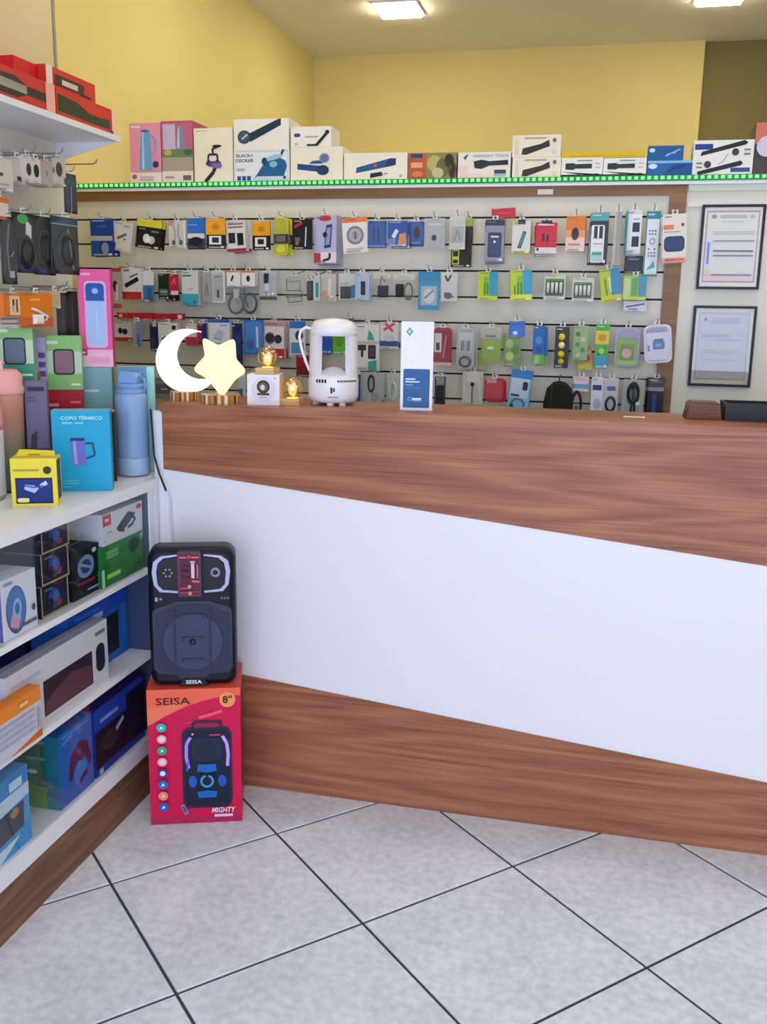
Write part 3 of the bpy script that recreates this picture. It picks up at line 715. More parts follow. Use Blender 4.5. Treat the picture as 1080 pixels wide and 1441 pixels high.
# wooden block and black tray at the far end of the counter
p0, p1 = at(966, 590, 'z', CTZ), at(1016, 591, 'z', CTZ); D = (p0 - CAM).length / FPX; wd = (p1 - p0).length
t = thing('wooden_box', 'small dark wooden box with slanted ends on the counter', 'box', (p0 + p1) / 2, (0, 0, .05))
b = MB(); hh = 21 * D
b.prism([(-wd / 2, 0), (wd / 2, 0), (wd / 2 - .008, hh), (-wd / 2 + .008, hh)], 0, .085, edge=.003); b.build('box_body', 'blockwood', t)
b = MB(); b.prism([(-wd / 2 + .012, hh - .001), (wd / 2 - .012, hh - .001), (wd / 2 - .014, hh + .004), (-wd / 2 + .014, hh + .004)], .008, .078); b.build('lid', 'blockwood', t)
p0 = at(1020, 592, 'z', CTZ)
t = thing('black_tray', 'black open tray at the end of the counter', 'tray', p0, (0, 0, .03))
hh = 23 * D
for a in ((0, 0, 0, .26, .12, .006), (0, 0, .006, .26, .006, hh), (0, .114, .006, .26, .12, hh), (0, .006, .006, .006, .114, hh), (.254, .006, .006, .26, .114, hh)):
    b = MB(); b.box(*a); b.build('tray_bottom' if a[5] < .01 else 'tray_side', 'black', t)
b = MB(); b.box(-.004, -.004, hh - .006, .264, 0, hh + .001); b.build('rim', 'black', t)
p0 = at(893, 587, 'z', CTZ); b = MB(); b.box(-.03, -.012, .0002, .03, .012, .0012, 'f0ead8'); tag(b.build('paper_slip', 'card', None, (p0.x, p0.y, CTZ)), 'small white paper slip lying on the counter top', 'paper')

# ================================================================== CERTIFICATES
def certificate(cs, label, border, art):
    n = Vector((0, -1, 0)); P0 = Vector((0, SLAT_Y - .02, 0))
    tl, tr_, bl, br = [at_plane(u, v, P0, n) for u, v in cs]
    x0, x1, z0, z1 = (tl.x + bl.x) / 2, (tr_.x + br.x) / 2, (bl.z + br.z) / 2, (tl.z + tr_.z) / 2
    w_, h_ = x1 - x0, z1 - z0
    t = thing('framed_certificate', label, 'certificate', ((x0 + x1) / 2, SLAT_Y - .02, z0), group='framed certificates on the white panel')
    k = .009
    for a in ((-w_ / 2, 0, w_ / 2, k), (-w_ / 2, h_ - k, w_ / 2, h_), (-w_ / 2, k, -w_ / 2 + k, h_ - k), (w_ / 2 - k, k, w_ / 2, h_ - k)):
        b = MB(); b.box(a[0], 0, a[1], a[2], .018, a[3]); b.build('frame_bar', 'black', t)
    b = MB(); b.box(-w_ / 2 + k, .008, k, w_ / 2 - k, .018, h_ - k, border); b.build('mount', 'card', t)
    fl_ = MB(); ink(fl_, [], art, w_, h_, (-w_ / 2, .008, 0), (1, 0, 0), (0, 0, 1), (0, -1, 0)); fl_.build('certificate_sheet', 'card', t)
    b = MB(); b.box(-w_ / 2 + k, .003, k, w_ / 2 - k, .0045, h_ - k); b.build('glass_pane', 'glass', t)
certificate([(990, 288), (1079, 287), (980, 406), (1069, 408)], 'black framed certificate with red border, the upper of two', 'e6dcc0',
    [R(.08, .08, .92, .93, 'b8605a'), R(.10, .10, .90, .91, 'dcd4bc'), R(.10, .10, .90, .20, 'e0c0b8'), E(.2, .86, .04, .025, '7a5a50'), E(.8, .86, .045, .02, 'a8a890'), L(.30, .72, [.87, .85], '8a8a70', .006), L(.34, .68, [.80], '9a9a80', .004),
     L(.2, .86, [.68, .655], 'a0a080', .005), L(.22, .86, [.575], '5a5a4a', .008), L(.22, .86, [.455], '50503f', .010), L(.22, .86, [.40], '5a5a4a', .008), L(.22, .86, [.17], '6a6a58', .008),
     P([(.10, .2), (.19, .25), (.19, .64), (.10, .66)], 'd8d8f0'), R(.125, .30, .165, .56, '6a78b8'), E(.15, .205, .05, .035, 'e8e0a0')])
certificate([(978, 430), (1067, 431), (968, 542), (1056, 546)], 'black framed grey document, the lower of two', 'd8d2be',
    [R(.09, .08, .91, .92, 'b0a890'), R(.11, .10, .89, .90, 'bcb8c2'), P([(.17, .83), (.22, .86), (.22, .81)], '3a3e58'), L(.30, .75, [.84, .815, .79], '9092a4', .006), L(.17, .6, [.64, .62], '9092a4', .006), L(.3, .8, [.58], '84869a', .005), L(.17, .75, [.45, .42, .33], '9a9cae', .005)])

# ================================================================== CARTONS ON THE LONG TOP SHELF
GT = 'cartons on the long top shelf'
def topbox(x0, y0, x1, y1, label, body, art, d=.16, z0=None, Y=None, name='product_carton', yaw=0.0, **k):
    Y = Y or SLAT_Y + .005
    w_, h_, c = face_px(x0, y0, x1, y1, Vector((0, Y, 0)), 0)
    c.z = SHZ + .0005 if z0 is None else z0
    top = face_px(x0, y0, x1, y1, Vector((0, Y, 0)), 0)
    h_ = top[2].z + top[1] - c.z
    carton(name, label, c, w_ - .002, h_, d, yaw, body, art, group=GT, **k)
    return c.z + h_ + .0005
cream = 'e8e2cc'
kettle = [R(0, .2, 1, 1, 'e69ab8'), R(0, 0, 1, .19, 'ece4dc'), L(.05, .35, [.94], 'f4dce8', .015), P([(.28, .22), (.72, .22), (.66, .86), (.38, .86)], '6aa8dc'), P([(.38, .24), (.46, .24), (.46, .85), (.42, .85)], 'b8d8f0'), E(.5, .87, .14, .02, '486a94'),
          S([(.66, .8), (.82, .74), (.84, .6), (.76, .48)], .05, '8aa8d0'), E(.83, .32, .10, .055, '2c3a5a'), E(.13, .12, .08, .04, 'c05078'), L(.3, .75, [.11, .07], 'c0a8b0', .012)]
topbox(183, 173, 227, 258, 'pink carton showing a pale blue thermal jug', 'd88aa8', kettle, .17)
topbox(227.5, 170, 272, 257, 'pink carton with a breakfast table photograph beside the jug carton', 'c05070',
       [R(.02, .2, 1, .97, 'b86a86'), R(.05, .5, .45, .95, 'c8b8d8'), P([(.45, .55), (.75, .55), (.68, .92), (.52, .92)], '8a8ab0'), P([(.5, .57), (.58, .57), (.58, .9), (.55, .9)], 'c8c8e0'), R(.02, .42, 1, .55, '6a8a58'), E(.2, .5, .12, .05, 'c8a868'), E(.85, .5, .14, .05, '486848'), R(.02, .2, 1, .42, 'a8a090'), R(0, 0, 1, .2, 'e4dcd4'), L(.1, .4, [.1], 'a8a0a0', .02), R(.68, .05, .94, .13, '6a6460')], .17, faces=[None, 'b8485a', None, 'a84a62', None, None])
topbox(273, 180, 328, 258, 'tall cream carton with a phone tripod gimbal picture', cream,
       [L(.05, .35, [.95], 'b8b4a4', .008), S([(.28, .02), (.5, .2), (.55, .3)], .09, '2a2a34'), E(.5, .36, .2, .07, '5a4a78'), S([(.36, .35), (.38, .52), (.6, .52), (.62, .38)], .05, '35353c'), R(.42, .4, .56, .48, 'd8d8dc'), S([(.5, .53), (.48, .62), (.62, .66)], .05, '2a2a30'), E(.6, .67, .12, .025, '202026'), RR(.46, .27, .72, .36, .05, .03, '7a68a8')], .14)
z = topbox(329, 211, 408, 257, 'white carton picturing a blue steam iron', 'dde0e0',
       [R(.02, .03, .98, .97, 'b8c4cc'), R(.03, .04, .97, .94, 'dfe4e6'), T('BLACK+', .2, .83, .30, .10, '2c3438'), T('DECKER', .2, .68, .32, .10, '2c3438'), R(.06, .06, .13, .2, '1c5a8c'), R(.15, .06, .22, .2, '1c5a8c'), R(.24, .06, .31, .2, '1c5a8c'), L(.06, .2, [.42, .38], '8a98a0', .012),
        P([(.35, .06), (.88, .06), (.96, .5), (.93, .66), (.8, .78), (.62, .72), (.5, .45)], '1f5f8c'), P([(.35, .06), (.9, .06), (.93, .18), (.42, .18)], 'c0d4e0'), P([(.52, .7), (.75, .86), (.9, .84), (.8, .72), (.62, .64)], '9cc0d4'), E(.56, .64, .05, .12, '23445c'), S([(.86, .85), (.9, 1.0)], .035, '333a40'), E(.72, .55, .07, .1, '88b4cc'), E(.92, .14, .03, .05, '4a5a64')], .15, name='iron_carton')
topbox(329, 167, 407, 210, 'white carton with a large black microphone picture, stacked on the iron carton', 'e6e4d8',
       [P([(.22, .42), (.76, .82), (.82, .98), (.86, 1.0), (.84, .78), (.28, .28)], '24384c'), P([(.24, .5), (.80, .97), (.86, .95), (.86, .78), (.3, .26)], '203448'), E(.19, .42, .12, .22, '2e4456'), E(.19, .42, .09, .17, '40586a'), S([(.15, .36), (.25, .5)], .03, 'b8c4cc')], .14, z0=z, name='microphone_carton')
z = topbox(409, 207, 483, 256, 'white carton picturing two blue microphones', cream,
       [P([(.13, .36), (.13, .53), (.55, .46), (.55, .28)], '1d4a80'), E(.62, .33, .12, .15, '1c3a64'), P([(.35, .52), (.42, .6), (.62, .62), (.62, .52)], '24507c'), E(.65, .68, .10, .14, '7a8eb0'), E(.65, .68, .07, .1, '5a7098')], .15, name='microphone_carton')
topbox(409, 178, 467, 207, 'small white carton picturing a thin black microphone stand', 'e8e4d6',
       [RR(.08, .5, .24, .68, .05, .08, '3a4a90'), L(.35, .68, [.5], 'b0a8b8', .04), R(.4, .05, .66, .15, '2c2c32'), S([(.64, .1), (.9, .7)], .07, '26262c'), E(.9, .72, .05, .1, '1e1e24'), E(.14, .16, .04, .06, 'b8b0b0')], .12, z0=z, name='microphone_carton')
topbox(484, 215, 574, 256, 'long white carton picturing one blue microphone', 'e8e2d0',
       [P([(.19, .28), (.2, .48), (.74, .8), (.82, .78), (.82, .56), (.76, .52)], '1e5a8e'), P([(.66, .5), (.7, .78), (.82, .8), (.82, .56)], '203c5c'), E(.5, .55, .03, .06, 'd84040'), P([(.42, .1), (.42, .26), (.6, .32), (.62, .18)], '222a34'), S([(.62, .24), (.7, .26)], .01, '444'), E(.9, .16, .025, .06, 'b0b0b0')], .15, name='microphone_carton')
topbox(574.5, 215, 643, 256, 'orange and camouflage printed carton between white cartons', '8a7a50',
       [R(0, 0, .38, 1, 'b85a34'), R(.05, .82, .3, .97, '2a4470'), R(.38, 0, 1, 1, '8a8452'), E(.55, .6, .16, .3, 'b8aa68'), E(.72, .45, .14, .35, '6a6a3a'), E(.85, .7, .1, .25, '3a3a26'), E(.62, .25, .12, .2, 'c0b888'), E(.92, .35, .08, .3, '50482e'), L(.06, .3, [.6, .5], 'e0a880', .05), S([(.8, .9), (.95, .5), (.9, .1)], .05, '2c2a1c'), E(.2, .22, .12, .12, 'd8764a')], .15)
topbox(644.5, 214, 719, 254, 'white carton with black torch and blue lettering', 'e6e0d2',
       [T('HIGHLIGHT TORCH', .62, .86, .66, .11, '5a98b4'), P([(.1, .82), (.2, .96), (.14, .7)], '2e6a8a'), R(.0, .05, .2, .5, 'e8c8c0'), R(.2, .05, .62, .22, 'ecd0cc'), P([(.32, .42), (.3, .66), (.45, .72), (.6, .66), (.95, .7), (.96, .52), (.6, .5), (.45, .38)], '26323a'), R(.7, .2, .92, .34, '3a444c'), R(.7, .12, .92, .2, '8ab4c8')], .14, name='torch_carton')
wht = lambda: [L(.25, .7, [.86], 'a8a494', .04), P([(.2, .12), (.22, .4), (.6, .6), (.76, .78), (.78, .48), (.62, .36), (.3, .1)], '33332f'), R(.06, .1, .14, .85, 'd8d2bc'), E(.87, .75, .04, .1, '6a6a60'), O(.87, .22, .04, .1, .8, '9a9a8c')]
z = topbox(721, 221, 790, 253, 'cream torch carton, lower of the tall pair', 'e6dfca', wht(), .14, name='torch_carton')
topbox(721, 190, 790, 221, 'cream torch carton, upper of the tall pair', 'e6dfca', wht(), .14, z0=z, name='torch_carton')
tor = lambda: [R(0, 0, 1, .16, '1e3a2c'), P([(0, .16), (1, .16), (1, .28), (.5, .14), (0, .3)], 'e8e8e8'), P([(.1, .42), (.1, .72), (.3, .74), (.34, .68), (.74, .7), (.74, .46), (.34, .46), (.3, .4)], '2c3430'), L(.38, .74, [.86], '7a7a7a', .025), L(.82, .94, [.7, .5], 'a0a0a0', .02), R(.82, .06, .92, .2, '10201a')]
for x0, x1, w in ((790, 849, 'beside the cream pair'), (849, 910, 'beside the blue cartons')):
    topbox(x0, 222, x1, 251, 'white and green torch carton under the yellow one, ' + w, 'e4e4e0', tor(), .15, name='torch_carton', lid=False)
zt = face_px(790, 222, 849, 251, Vector((0, SLAT_Y + .005, 0)), 0); zt = zt[2].z + zt[1] + .001
topbox(791, 213, 909, 222, 'long flat yellow carton lying on two torch cartons', 'd2b41c', [L(.1, .9, [.3], 'b89a14', .06)], .13, z0=zt, Y=SLAT_Y + .02)
blu = lambda: [R(0, 0, 1, 1, '1c62a4'), R(0, .84, 1, 1, '7ab8d8'), P([(.3, 0), (.6, .84), (1, .84), (1, 0)], '18508e'), E(.12, .65, .1, .16, 'c8dcec'), P([(.45, .3), (.5, .5), (.85, .75), (.85, .6)], '123c6c')]
z = topbox(911, 226, 975, 250, 'wide blue carton, lower of the blue pair', '2a78b4', blu(), .15, faces=[None, '4a9cc8', None, None, None, None])
topbox(912, 205, 963, 225, 'small blue carton, upper of the blue pair', '1c62a4', [R(0, 0, 1, 1, '1a5898'), E(.12, .7, .08, .14, 'd0e0f0'), S([(.5, .3), (.9, .75)], .03, 'a8c8e4'), S([(.55, .45), (.8, .5)], .02, '88b0d4')], .12, z0=z)
topbox(975.5, 197, 1061, 248, 'white carton picturing two black hair straighteners', 'e2e2de',
       [R(.02, .74, .32, .9, '24408c'), R(.64, .1, .96, .22, '2c5090'), P([(.12, .56), (.14, .68), (.84, .99), (.9, .92), (.86, .86)], '26262a'), P([(.1, .02), (.08, .12), (.8, .42), (.84, .34), (.8, .28)], '26262a'), E(.25, .32, .06, .1, '3c3c44'), E(.7, .66, .06, .1, '3c3c44'), S([(.42, .32), (.5, .4), (.58, .62)], .012, '9a9aa0'), L(.06, .16, [.36, .24], '6a6a74', .02), L(.84, .95, [.6, .72], '6a6a74', .02)], .15, name='straightener_carton')
topbox(1062, 172, 1120, 246, 'dark carton with an orange portrait print at the shelf end', '3c3a44', [R(0, .6, 1, 1, 'c87058'), E(.3, .55, .25, .2, 'c8c4d8'), R(0, 0, 1, .3, '4a4040')], .14)
p = at(409, 172, 'y', 3.8)
b = MB(); b.lathe([(.008, 0), (.012, .004), (.013, .02), (.009, .03), (.004, .034)], 'e8a030', 12); q = b.build('orange_cap', 'plastic'); q.location = (p.x - .01, 3.80, 0)
zz = max(o.location.z for o in [q]); q.location.z = 2.163
tag(q, 'small orange cap peeking out between the microphone cartons', 'cap')

# ================================================================== RED CARTONS ON THE WALL SHELF
def leftbox(bl, br, tl, X, z0, label, body, art=(), d=.18, left=(), h=None, name='product_carton', group=None, **k):
    a, c = at(*bl, 'x', X), at(*br, 'x', X)
    hh = h or at(*tl, 'x', X).z - z0
    if z0 < 1: c.y = min(c.y, UE - .004)
    carton(name, label, ((X, (a.y + c.y) / 2, z0 + .0005)), abs(c.y - a.y) - .002, hh, d, math.pi / 2, body, art, left=left, group=group, **k)
    return z0 + hh + .001
GR = 'red cartons on the wall shelf'
redart = [R(0, .0, 1, 1, 'c8382c'), P([(.05, .15), (.05, .75), (.6, .8), (.7, .6), (.95, .6), (.95, .3), (.7, .3), (.6, .12)], '3a3430'), S([(.08, .58), (.7, .5)], .03, '9a9488'), S([(.08, .4), (.7, .38)], .02, 'a89c90')]
z = leftbox((-70, 118), (78, 158), (78, 121), USX - .004, USZ, 'long red carton with dark tool print at the shelf front', 'd84838', redart + [R(.9, .0, 1, 1, 'f0b0a0')], .10, group=GR, name='tool_carton')
leftbox((80, 158), (162, 188), (80, 128), USX - .012, USZ, 'red carton with a dark green silhouette at the shelf tip', 'd03828', [P([(.02, .2), (.02, .82), (.35, .75), (.55, .5), (.9, .55), (.92, .2), (.6, .18), (.4, .2)], '37402c'), R(.95, 0, 1, 1, 'f0d0c8'), E(.94, .12, .03, .08, '5a3028')], .11, group=GR, name='tool_carton', h=.076)
leftbox((66, 133), (135, 150), (66, 97), USX - .05, USZ + .077, 'red carton with white label lying on top of the others', 'c8382c', [R(0, 0, .12, 1, 'e8e0d8'), R(.16, .3, .75, .75, '4a2c28'), R(.3, .4, .62, .62, 'd0c8c0'), L(.66, .9, [.3], '3a2420', .05)], .08, group=GR, name='tool_carton', h=.066)
leftbox((20, 115), (62, 128), (34, 93), USX - .075, USZ + .077, 'small bright red carton end next to the white label carton', 'cc1c28', [R(.9, 0, 1, 1, 'ece8e0')], .07, group=GR, name='tool_carton', h=.062)

# ================================================================== TOP OF THE DISPLAY CABINET
BZ = 1.0165
def stand(x0, y0, x1, y1, Y, yaw, label, body, art=(), d=.09, z0=BZ, name='product_carton', xref=None, **k):
    P0 = at((x0 + x1) / 2, (y0 + y1) / 2, 'y', Y)
    w_, h_, c = face_px(x0, y0, x1, y1, P0, yaw)
    h_ = c.z + h_ - z0; c.z = z0 + .0005
    carton(name, label, c, w_, h_, d, yaw, body, art, **k)
    return z0 + h_ + .001, c
# blue flask
p = at(186, 670, 'z', BZ) + Vector((-.01, .03, 0)); D = (p - CAM).length / FPX * .94
t = thing('sports_flask', 'light blue sports flask with screw lid at the cabinet end', 'flask', p)
b = MB(); b.lathe([(18 * D, 0), (20 * D, 2 * D), (21.5 * D, 26 * D), (21.7 * D, 27 * D), (22 * D, 28 * D), (22.5 * D, 100 * D), (22 * D, 112 * D), (19.5 * D, 118 * D)], '8fb0dc', 30); b.build('flask_body', 'plastic', t)
b = MB(); b.lathe([(21.7 * D, 1 * D), (22.4 * D, 3 * D), (22.4 * D, 24 * D), (21.9 * D, 26 * D)], 'a8c4e8', 30); b.build('silicone_boot', 'plastic', t)
b = MB(); b.lathe([(19.5 * D, 117 * D), (20.5 * D, 119 * D), (20.5 * D, 122 * D), (18 * D, 123 * D), (18 * D, 125 * D), (20 * D, 126 * D), (20 * D, 130 * D), (14 * D, 131 * D)], '7ca4d8', 30); b.build('neck_ring', 'plastic', t)
b = MB(); b.prism([(-15 * D, 131 * D), (14 * D, 131 * D), (13 * D, 146 * D), (-11 * D, 148 * D), (-14 * D, 140 * D)], -9 * D, 9 * D, '86aee0', edge=.003); b.build('cap', 'plastic', t)
b = MB(); b.tube([(14 * D, 0, 141 * D), (22 * D, 0, 138 * D), (24 * D, 0, 126 * D), (20 * D, 0, 121 * D)], 1.6 * D, '7ca4d8', 8); b.build('carry_strap', 'plastic', t)
# boxes
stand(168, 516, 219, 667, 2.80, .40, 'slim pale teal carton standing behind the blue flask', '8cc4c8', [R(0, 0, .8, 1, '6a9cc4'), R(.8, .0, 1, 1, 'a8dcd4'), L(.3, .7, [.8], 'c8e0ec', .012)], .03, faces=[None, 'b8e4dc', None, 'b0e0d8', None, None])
stand(78, 580, 163, 676, 2.57, .50, 'black carton with an orange lid behind the turquoise carton', '1c1c24', [R(.86, .4, .95, .5, 'c8c8c8')], .07, faces=[None, 'e89a50', None, None, None, None], lid=False)
p0, p1 = at(84, 693, 'z', BZ), at(152, 689, 'z', BZ)
copo = [R(0, 0, 1, 1, '16a4ce'), T('COPO TÉRMICO', .52, .915, .72, .055, 'b8e8f4'), L(.18, .36, [.85], '7ad0e4', .012), L(.4, .55, [.85], '7ad0e4', .012),
        P([(.33, .32), (.57, .32), (.55, .66), (.31, .66)], '6a70c8'), P([(.36, .34), (.42, .34), (.40, .64), (.35, .64)], '9aa0e4'), R(.31, .63, .55, .665, '24306a'), S([(.56, .6), (.69, .6), (.72, .45), (.57, .41)], .035, '1c4a7a'),
        L(.15, .42, [.10, .13], '5ac4dc', .008), L(.5, .85, [.12], '30b0d0', .006), L(.15, .3, [.06], '5ac4dc', .008)]
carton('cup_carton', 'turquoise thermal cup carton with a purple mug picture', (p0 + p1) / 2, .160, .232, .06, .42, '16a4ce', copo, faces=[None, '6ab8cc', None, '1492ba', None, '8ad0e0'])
p0, p1 = at(22, 713, 'z', BZ), at(78, 712, 'z', BZ); yb = math.atan2(p1.y - p0.y, p1.x - p0.x)
carton('watch_carton', 'yellow window carton with dark blue picture at the cabinet edge', (p0 + p1) / 2, .116, .128, .075, yb, 'ecd840',
       [R(.09, .06, .90, .60, '15181f'), R(.11, .08, .88, .57, '14307a'), P([(.28, .36), (.5, .28), (.6, .38), (.5, .44), (.3, .46)], 'b8c0f4'), P([(.64, .40), (.8, .46), (.76, .54), (.62, .46)], 'c8d0f8'), S([(.28, .44), (.5, .40), (.7, .44)], .03, '3c4ca8'), RR(.12, .09, .38, .18, .05, .04, 'f0ec9a'), L(.06, .62, [.76], 'a89a28', .018), E(.8, .76, .09, .08, '3a3418')],
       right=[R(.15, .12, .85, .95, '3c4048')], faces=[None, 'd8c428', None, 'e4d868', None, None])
q = (p0 + p1) / 2 + Vector((-math.sin(yb), math.cos(yb), 0)) * .035
b = MB(); w_ = .10
b.prism([(-w_ / 2, 0), (-.018, 0), (-.018, .006), (.012, .006), (.012, 0), (w_ / 2, 0), (w_ / 2, .014), (.012, .016), (-.018, .018), (-w_ / 2 + .01, .018)], 0, .003, 'd8cc20')
tag(b.build('loose_carton_flap', 'card', None, (q.x, q.y, BZ + .1295), (0, 0, yb)), 'folded yellow flap standing on the yellow window carton', 'carton flap')
zr, c = stand(38, 537, 69, 690, 2.44, .48, 'narrow grey-purple carton behind the yellow window carton', '6e6484', [R(0, 0, 1, .38, '5a3a58'), L(.15, .9, [.93], '2c2440', .02), L(.1, .5, [.85, .82], '54506a', .008), P([(.1, .25), (.4, .3), (.5, .55), (.2, .5)], '3a3448'), L(.1, .95, [.3], '2a2438', .012)], .06)
# tumbler with pink lid fading to green
p = at(11, 690, 'z', BZ); D = (p - CAM).length / FPX
t = thing('gradient_tumbler', 'large tumbler fading from pink lid to green base', 'tumbler', p)
n = 32; prof = [(23 * D + 3.5 * D * k / n, 2 * D + 126 * D * k / n) for k in range(n + 1)]
keys = ((0x46, 0x66, 0x60), (0x5c, 0x74, 0x6a), (0x8c, 0x7c, 0x6e), (0xb0, 0x80, 0x6c), (0xcc, 0x98, 0x84))
ramp = []
for k in range(n):
    q = k / (n - 1) * 3.999; i = int(q); f_ = q - i
    ramp.append('%02x%02x%02x' % tuple(int(keys[i][j] * (1 - f_) + keys[i + 1][j] * f_) for j in range(3)))
b = MB(); b.lathe(prof, seg=30, cols=ramp); b.build('tumbler_body', 'plastic', t)
b = MB(); b.lathe([(27.5 * D, 126 * D), (28 * D, 129 * D), (28 * D, 134 * D), (26.5 * D, 137 * D), (27 * D, 150 * D), (20 * D, 157 * D), (4 * D, 158 * D)], 'e8a8a8', 30); b.build('lid', 'plastic', t)
b = MB(); b.tube([(-4 * D, -10 * D, 152 * D), (-4 * D, -10 * D, 168 * D), (8 * D, -10 * D, 168 * D), (10 * D, -10 * D, 152 * D)], 3 * D, 'f0b8b4', 8); b.build('carry_loop', 'plastic', t)
b = MB(); b.ball((6 * D, -22 * D, 152 * D), 8 * D, 'e8a0a0', 12, 8, .6); b.build('spout_button', 'plastic', t)
p = at(-25, 702, 'z', BZ); D = (p - CAM).length / FPX
t = thing('pink_tumbler', 'white and pink tumbler cut off by the picture edge', 'tumbler', p)
b = MB(); b.lathe([(28 * D, 0), (30 * D, 6 * D), (31 * D, 90 * D)], seg=28, cols=['9a9a8c', 'c8c8d4']); b.build('tumbler_body', 'plastic', t)
b = MB(); b.lathe([(31 * D, 90 * D), (32 * D, 100 * D), (31 * D, 118 * D), (22 * D, 140 * D), (6 * D, 150 * D)], 'eca0a0', 28); b.build('lid', 'plastic', t)
# back row: supports and stacked cartons
zr, c = stand(66, 549, 118, 660, 2.64, .46, 'dark red carton under the pink-window green carton', 'b01830', [L(.03, .36, [.83], 'e8909a', .018), L(.68, .95, [.86], 'e07080', .012), L(.8, .95, [.78], 'e07080', .012), R(0, 0, 1, .5, '981430')], .07)
gw = lambda inner, lo_: [R(0, .0, 1, .3, lo_), R(0, .72, 1, 1, '8ac070'), R(0, .3, 1, .72, 'b8d4b4'), L(.04, .35, [.88], 'c8e4c0', .03), RR(.2, .28, .80, .76, .1, .07, '23282e'), RR(.25, .31, .76, .73, .08, .05, inner), L(.68, .95, [.1], 'd8e8dc', .02)]
stand(65, 473, 115, 548, 2.64, .46, 'green window carton showing a dusty pink device', 'a4cc94', gw('8a6470', '84bc6c'), .065, z0=zr)
zr, c = stand(2, 536, 48, 650, 2.47, .46, 'grey carton hidden behind the large tumbler', '5c6470', [], .07)
stand(-6, 456, 47, 535, 2.47, .46, 'green window carton showing a speckled grey device', '88b89c', gw('5c6a7c', '3c9478'), .065, z0=zr)
zr, c = stand(51, 541, 64, 655, 2.585, .46, 'thin grey carton wedged between the window cartons', '4a4a58', [], .03)
stand(50, 475, 64.5, 541, 2.585, .46, 'narrow lilac carton with rows of dark marks', 'b4a8d0', [L(.3, .95, [.62, .42, .22], '5a4a88', .06), R(.0, .0, .4, .25, '9a7a58')], .03, z0=zr)
zr, c = stand(119, 517, 160, 668, 2.74, .40, 'grey-teal carton under the tall pink carton', '7aa8ac', [L(.06, .55, [.78], 'b8d8dc', .012), E(.55, .42, .18, .06, '4a5a60'), E(.5, .48, .1, .03, '3c4a50')], .08)
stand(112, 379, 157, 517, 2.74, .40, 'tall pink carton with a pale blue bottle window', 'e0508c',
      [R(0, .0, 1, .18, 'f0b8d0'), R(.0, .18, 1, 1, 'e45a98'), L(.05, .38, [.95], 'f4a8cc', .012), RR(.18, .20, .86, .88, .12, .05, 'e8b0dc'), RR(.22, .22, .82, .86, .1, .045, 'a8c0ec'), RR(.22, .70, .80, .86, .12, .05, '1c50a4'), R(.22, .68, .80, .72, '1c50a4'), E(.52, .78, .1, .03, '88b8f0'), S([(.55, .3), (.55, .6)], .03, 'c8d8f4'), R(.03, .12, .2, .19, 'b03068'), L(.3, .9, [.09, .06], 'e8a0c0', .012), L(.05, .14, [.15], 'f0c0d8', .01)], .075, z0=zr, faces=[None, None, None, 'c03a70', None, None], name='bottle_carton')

# ================================================================== INSIDE THE CABINET
G2, G3, G4 = 'cartons behind the upper glass', 'cartons on the middle shelf', 'cartons on the lowest shelf'
Z2, Z3, Z4 = .7445, .4705, .1975
leftbox((5, 907), (54, 880), (4, 818), FX - .016, Z2, 'white carton with a big blue and pink headphone disc', 'dcdce8',
    [E(.40, .44, .29, .40, '24406c'), E(.40, .46, .26, .36, '2a6cb4'), P([(.2, .2), (.42, .12), (.52, .3), (.3, .46)], 'd88ab0'), E(.42, .46, .12, .17, '8ab8e8'), E(.42, .46, .07, .10, '3c5c9c'), L(.08, .32, [.92], '8890b0', .025), L(.55, .95, [.14], '50485c', .03), E(.88, .36, .05, .06, '2c2c38')], .12, group=G2, left=[R(0, 0, 1, 1, '3a4a9c')])
zz = Z2
for k, (yb_, yt, w) in enumerate(((868, 823, 'bottom'), (823, 782, 'middle'), (782, 746, 'top'))):
    a = at(56, yb_ + 3, 'x', FX - .03); b_ = at(100, yb_ - 16, 'x', FX - .03)
    hh = .083 if k < 2 else .066
    carton('game_carton', 'dark blue carton with gold edges, %s of the stack of three' % w, (FX - .03, (a.y + b_.y) / 2, zz + .0005), .128, hh, .11, math.pi / 2, '141a30',
           [R(0, 0, .04, 1, 'a89858'), R(0, 0, 1, .06, 'b0a060'), R(.95, 0, 1, 1, 'a89858'), E(.45, .5, .22, .34, '24407c'), E(.52, .55, .12, .2, '3a64a8'), E(.3, .35, .12, .2, '0c1020'), E(.62, .3, .1, .12, '8a3a3a'), L(.1, .4, [.86], '5a6a94', .03)], group=G2, faces=[None, 'c0b070', None, None, None, None])
    zz += hh + .001
leftbox((103, 851), (142, 829), (103, 779), FX - .03, Z2, 'black carton with a chrome fan picture', '12141e', [O(.5, .62, .3, .24, .6, '7a8cb0'), E(.5, .62, .18, .145, '2c4468'), S([(.3, .7), (.7, .55)], .05, '8a9cc0'), L(.15, .8, [.3], '8a2038', .03), E(.8, .9, .08, .05, 'c0c4d0'), L(.5, .9, [.12], 'a8a8b8', .02)], .11, group=G2)
leftbox((98, 800), (146, 790), (98, 735), FX - .165, Z2, 'maroon carton standing at the back behind the black carton', '9c3040', [E(.55, .75, .1, .08, 'c86a70'), L(.4, .8, [.6], 'b85058', .01)], .09, group=G2, h=.20)
z = leftbox((144, 831), (205, 806), (146, 804), FX - .018, Z2, 'flat green carton, lower of the green pair', '1e7a34', [L(.12, .42, [.5], 'a8e060', .12), R(0, 0, .06, 1, 'b8d8b8'), P([(.4, 0), (1, .9), (1, 0)], '186428'), E(.85, .4, .08, .2, '144a20')], .13, group=G2, h=.055)
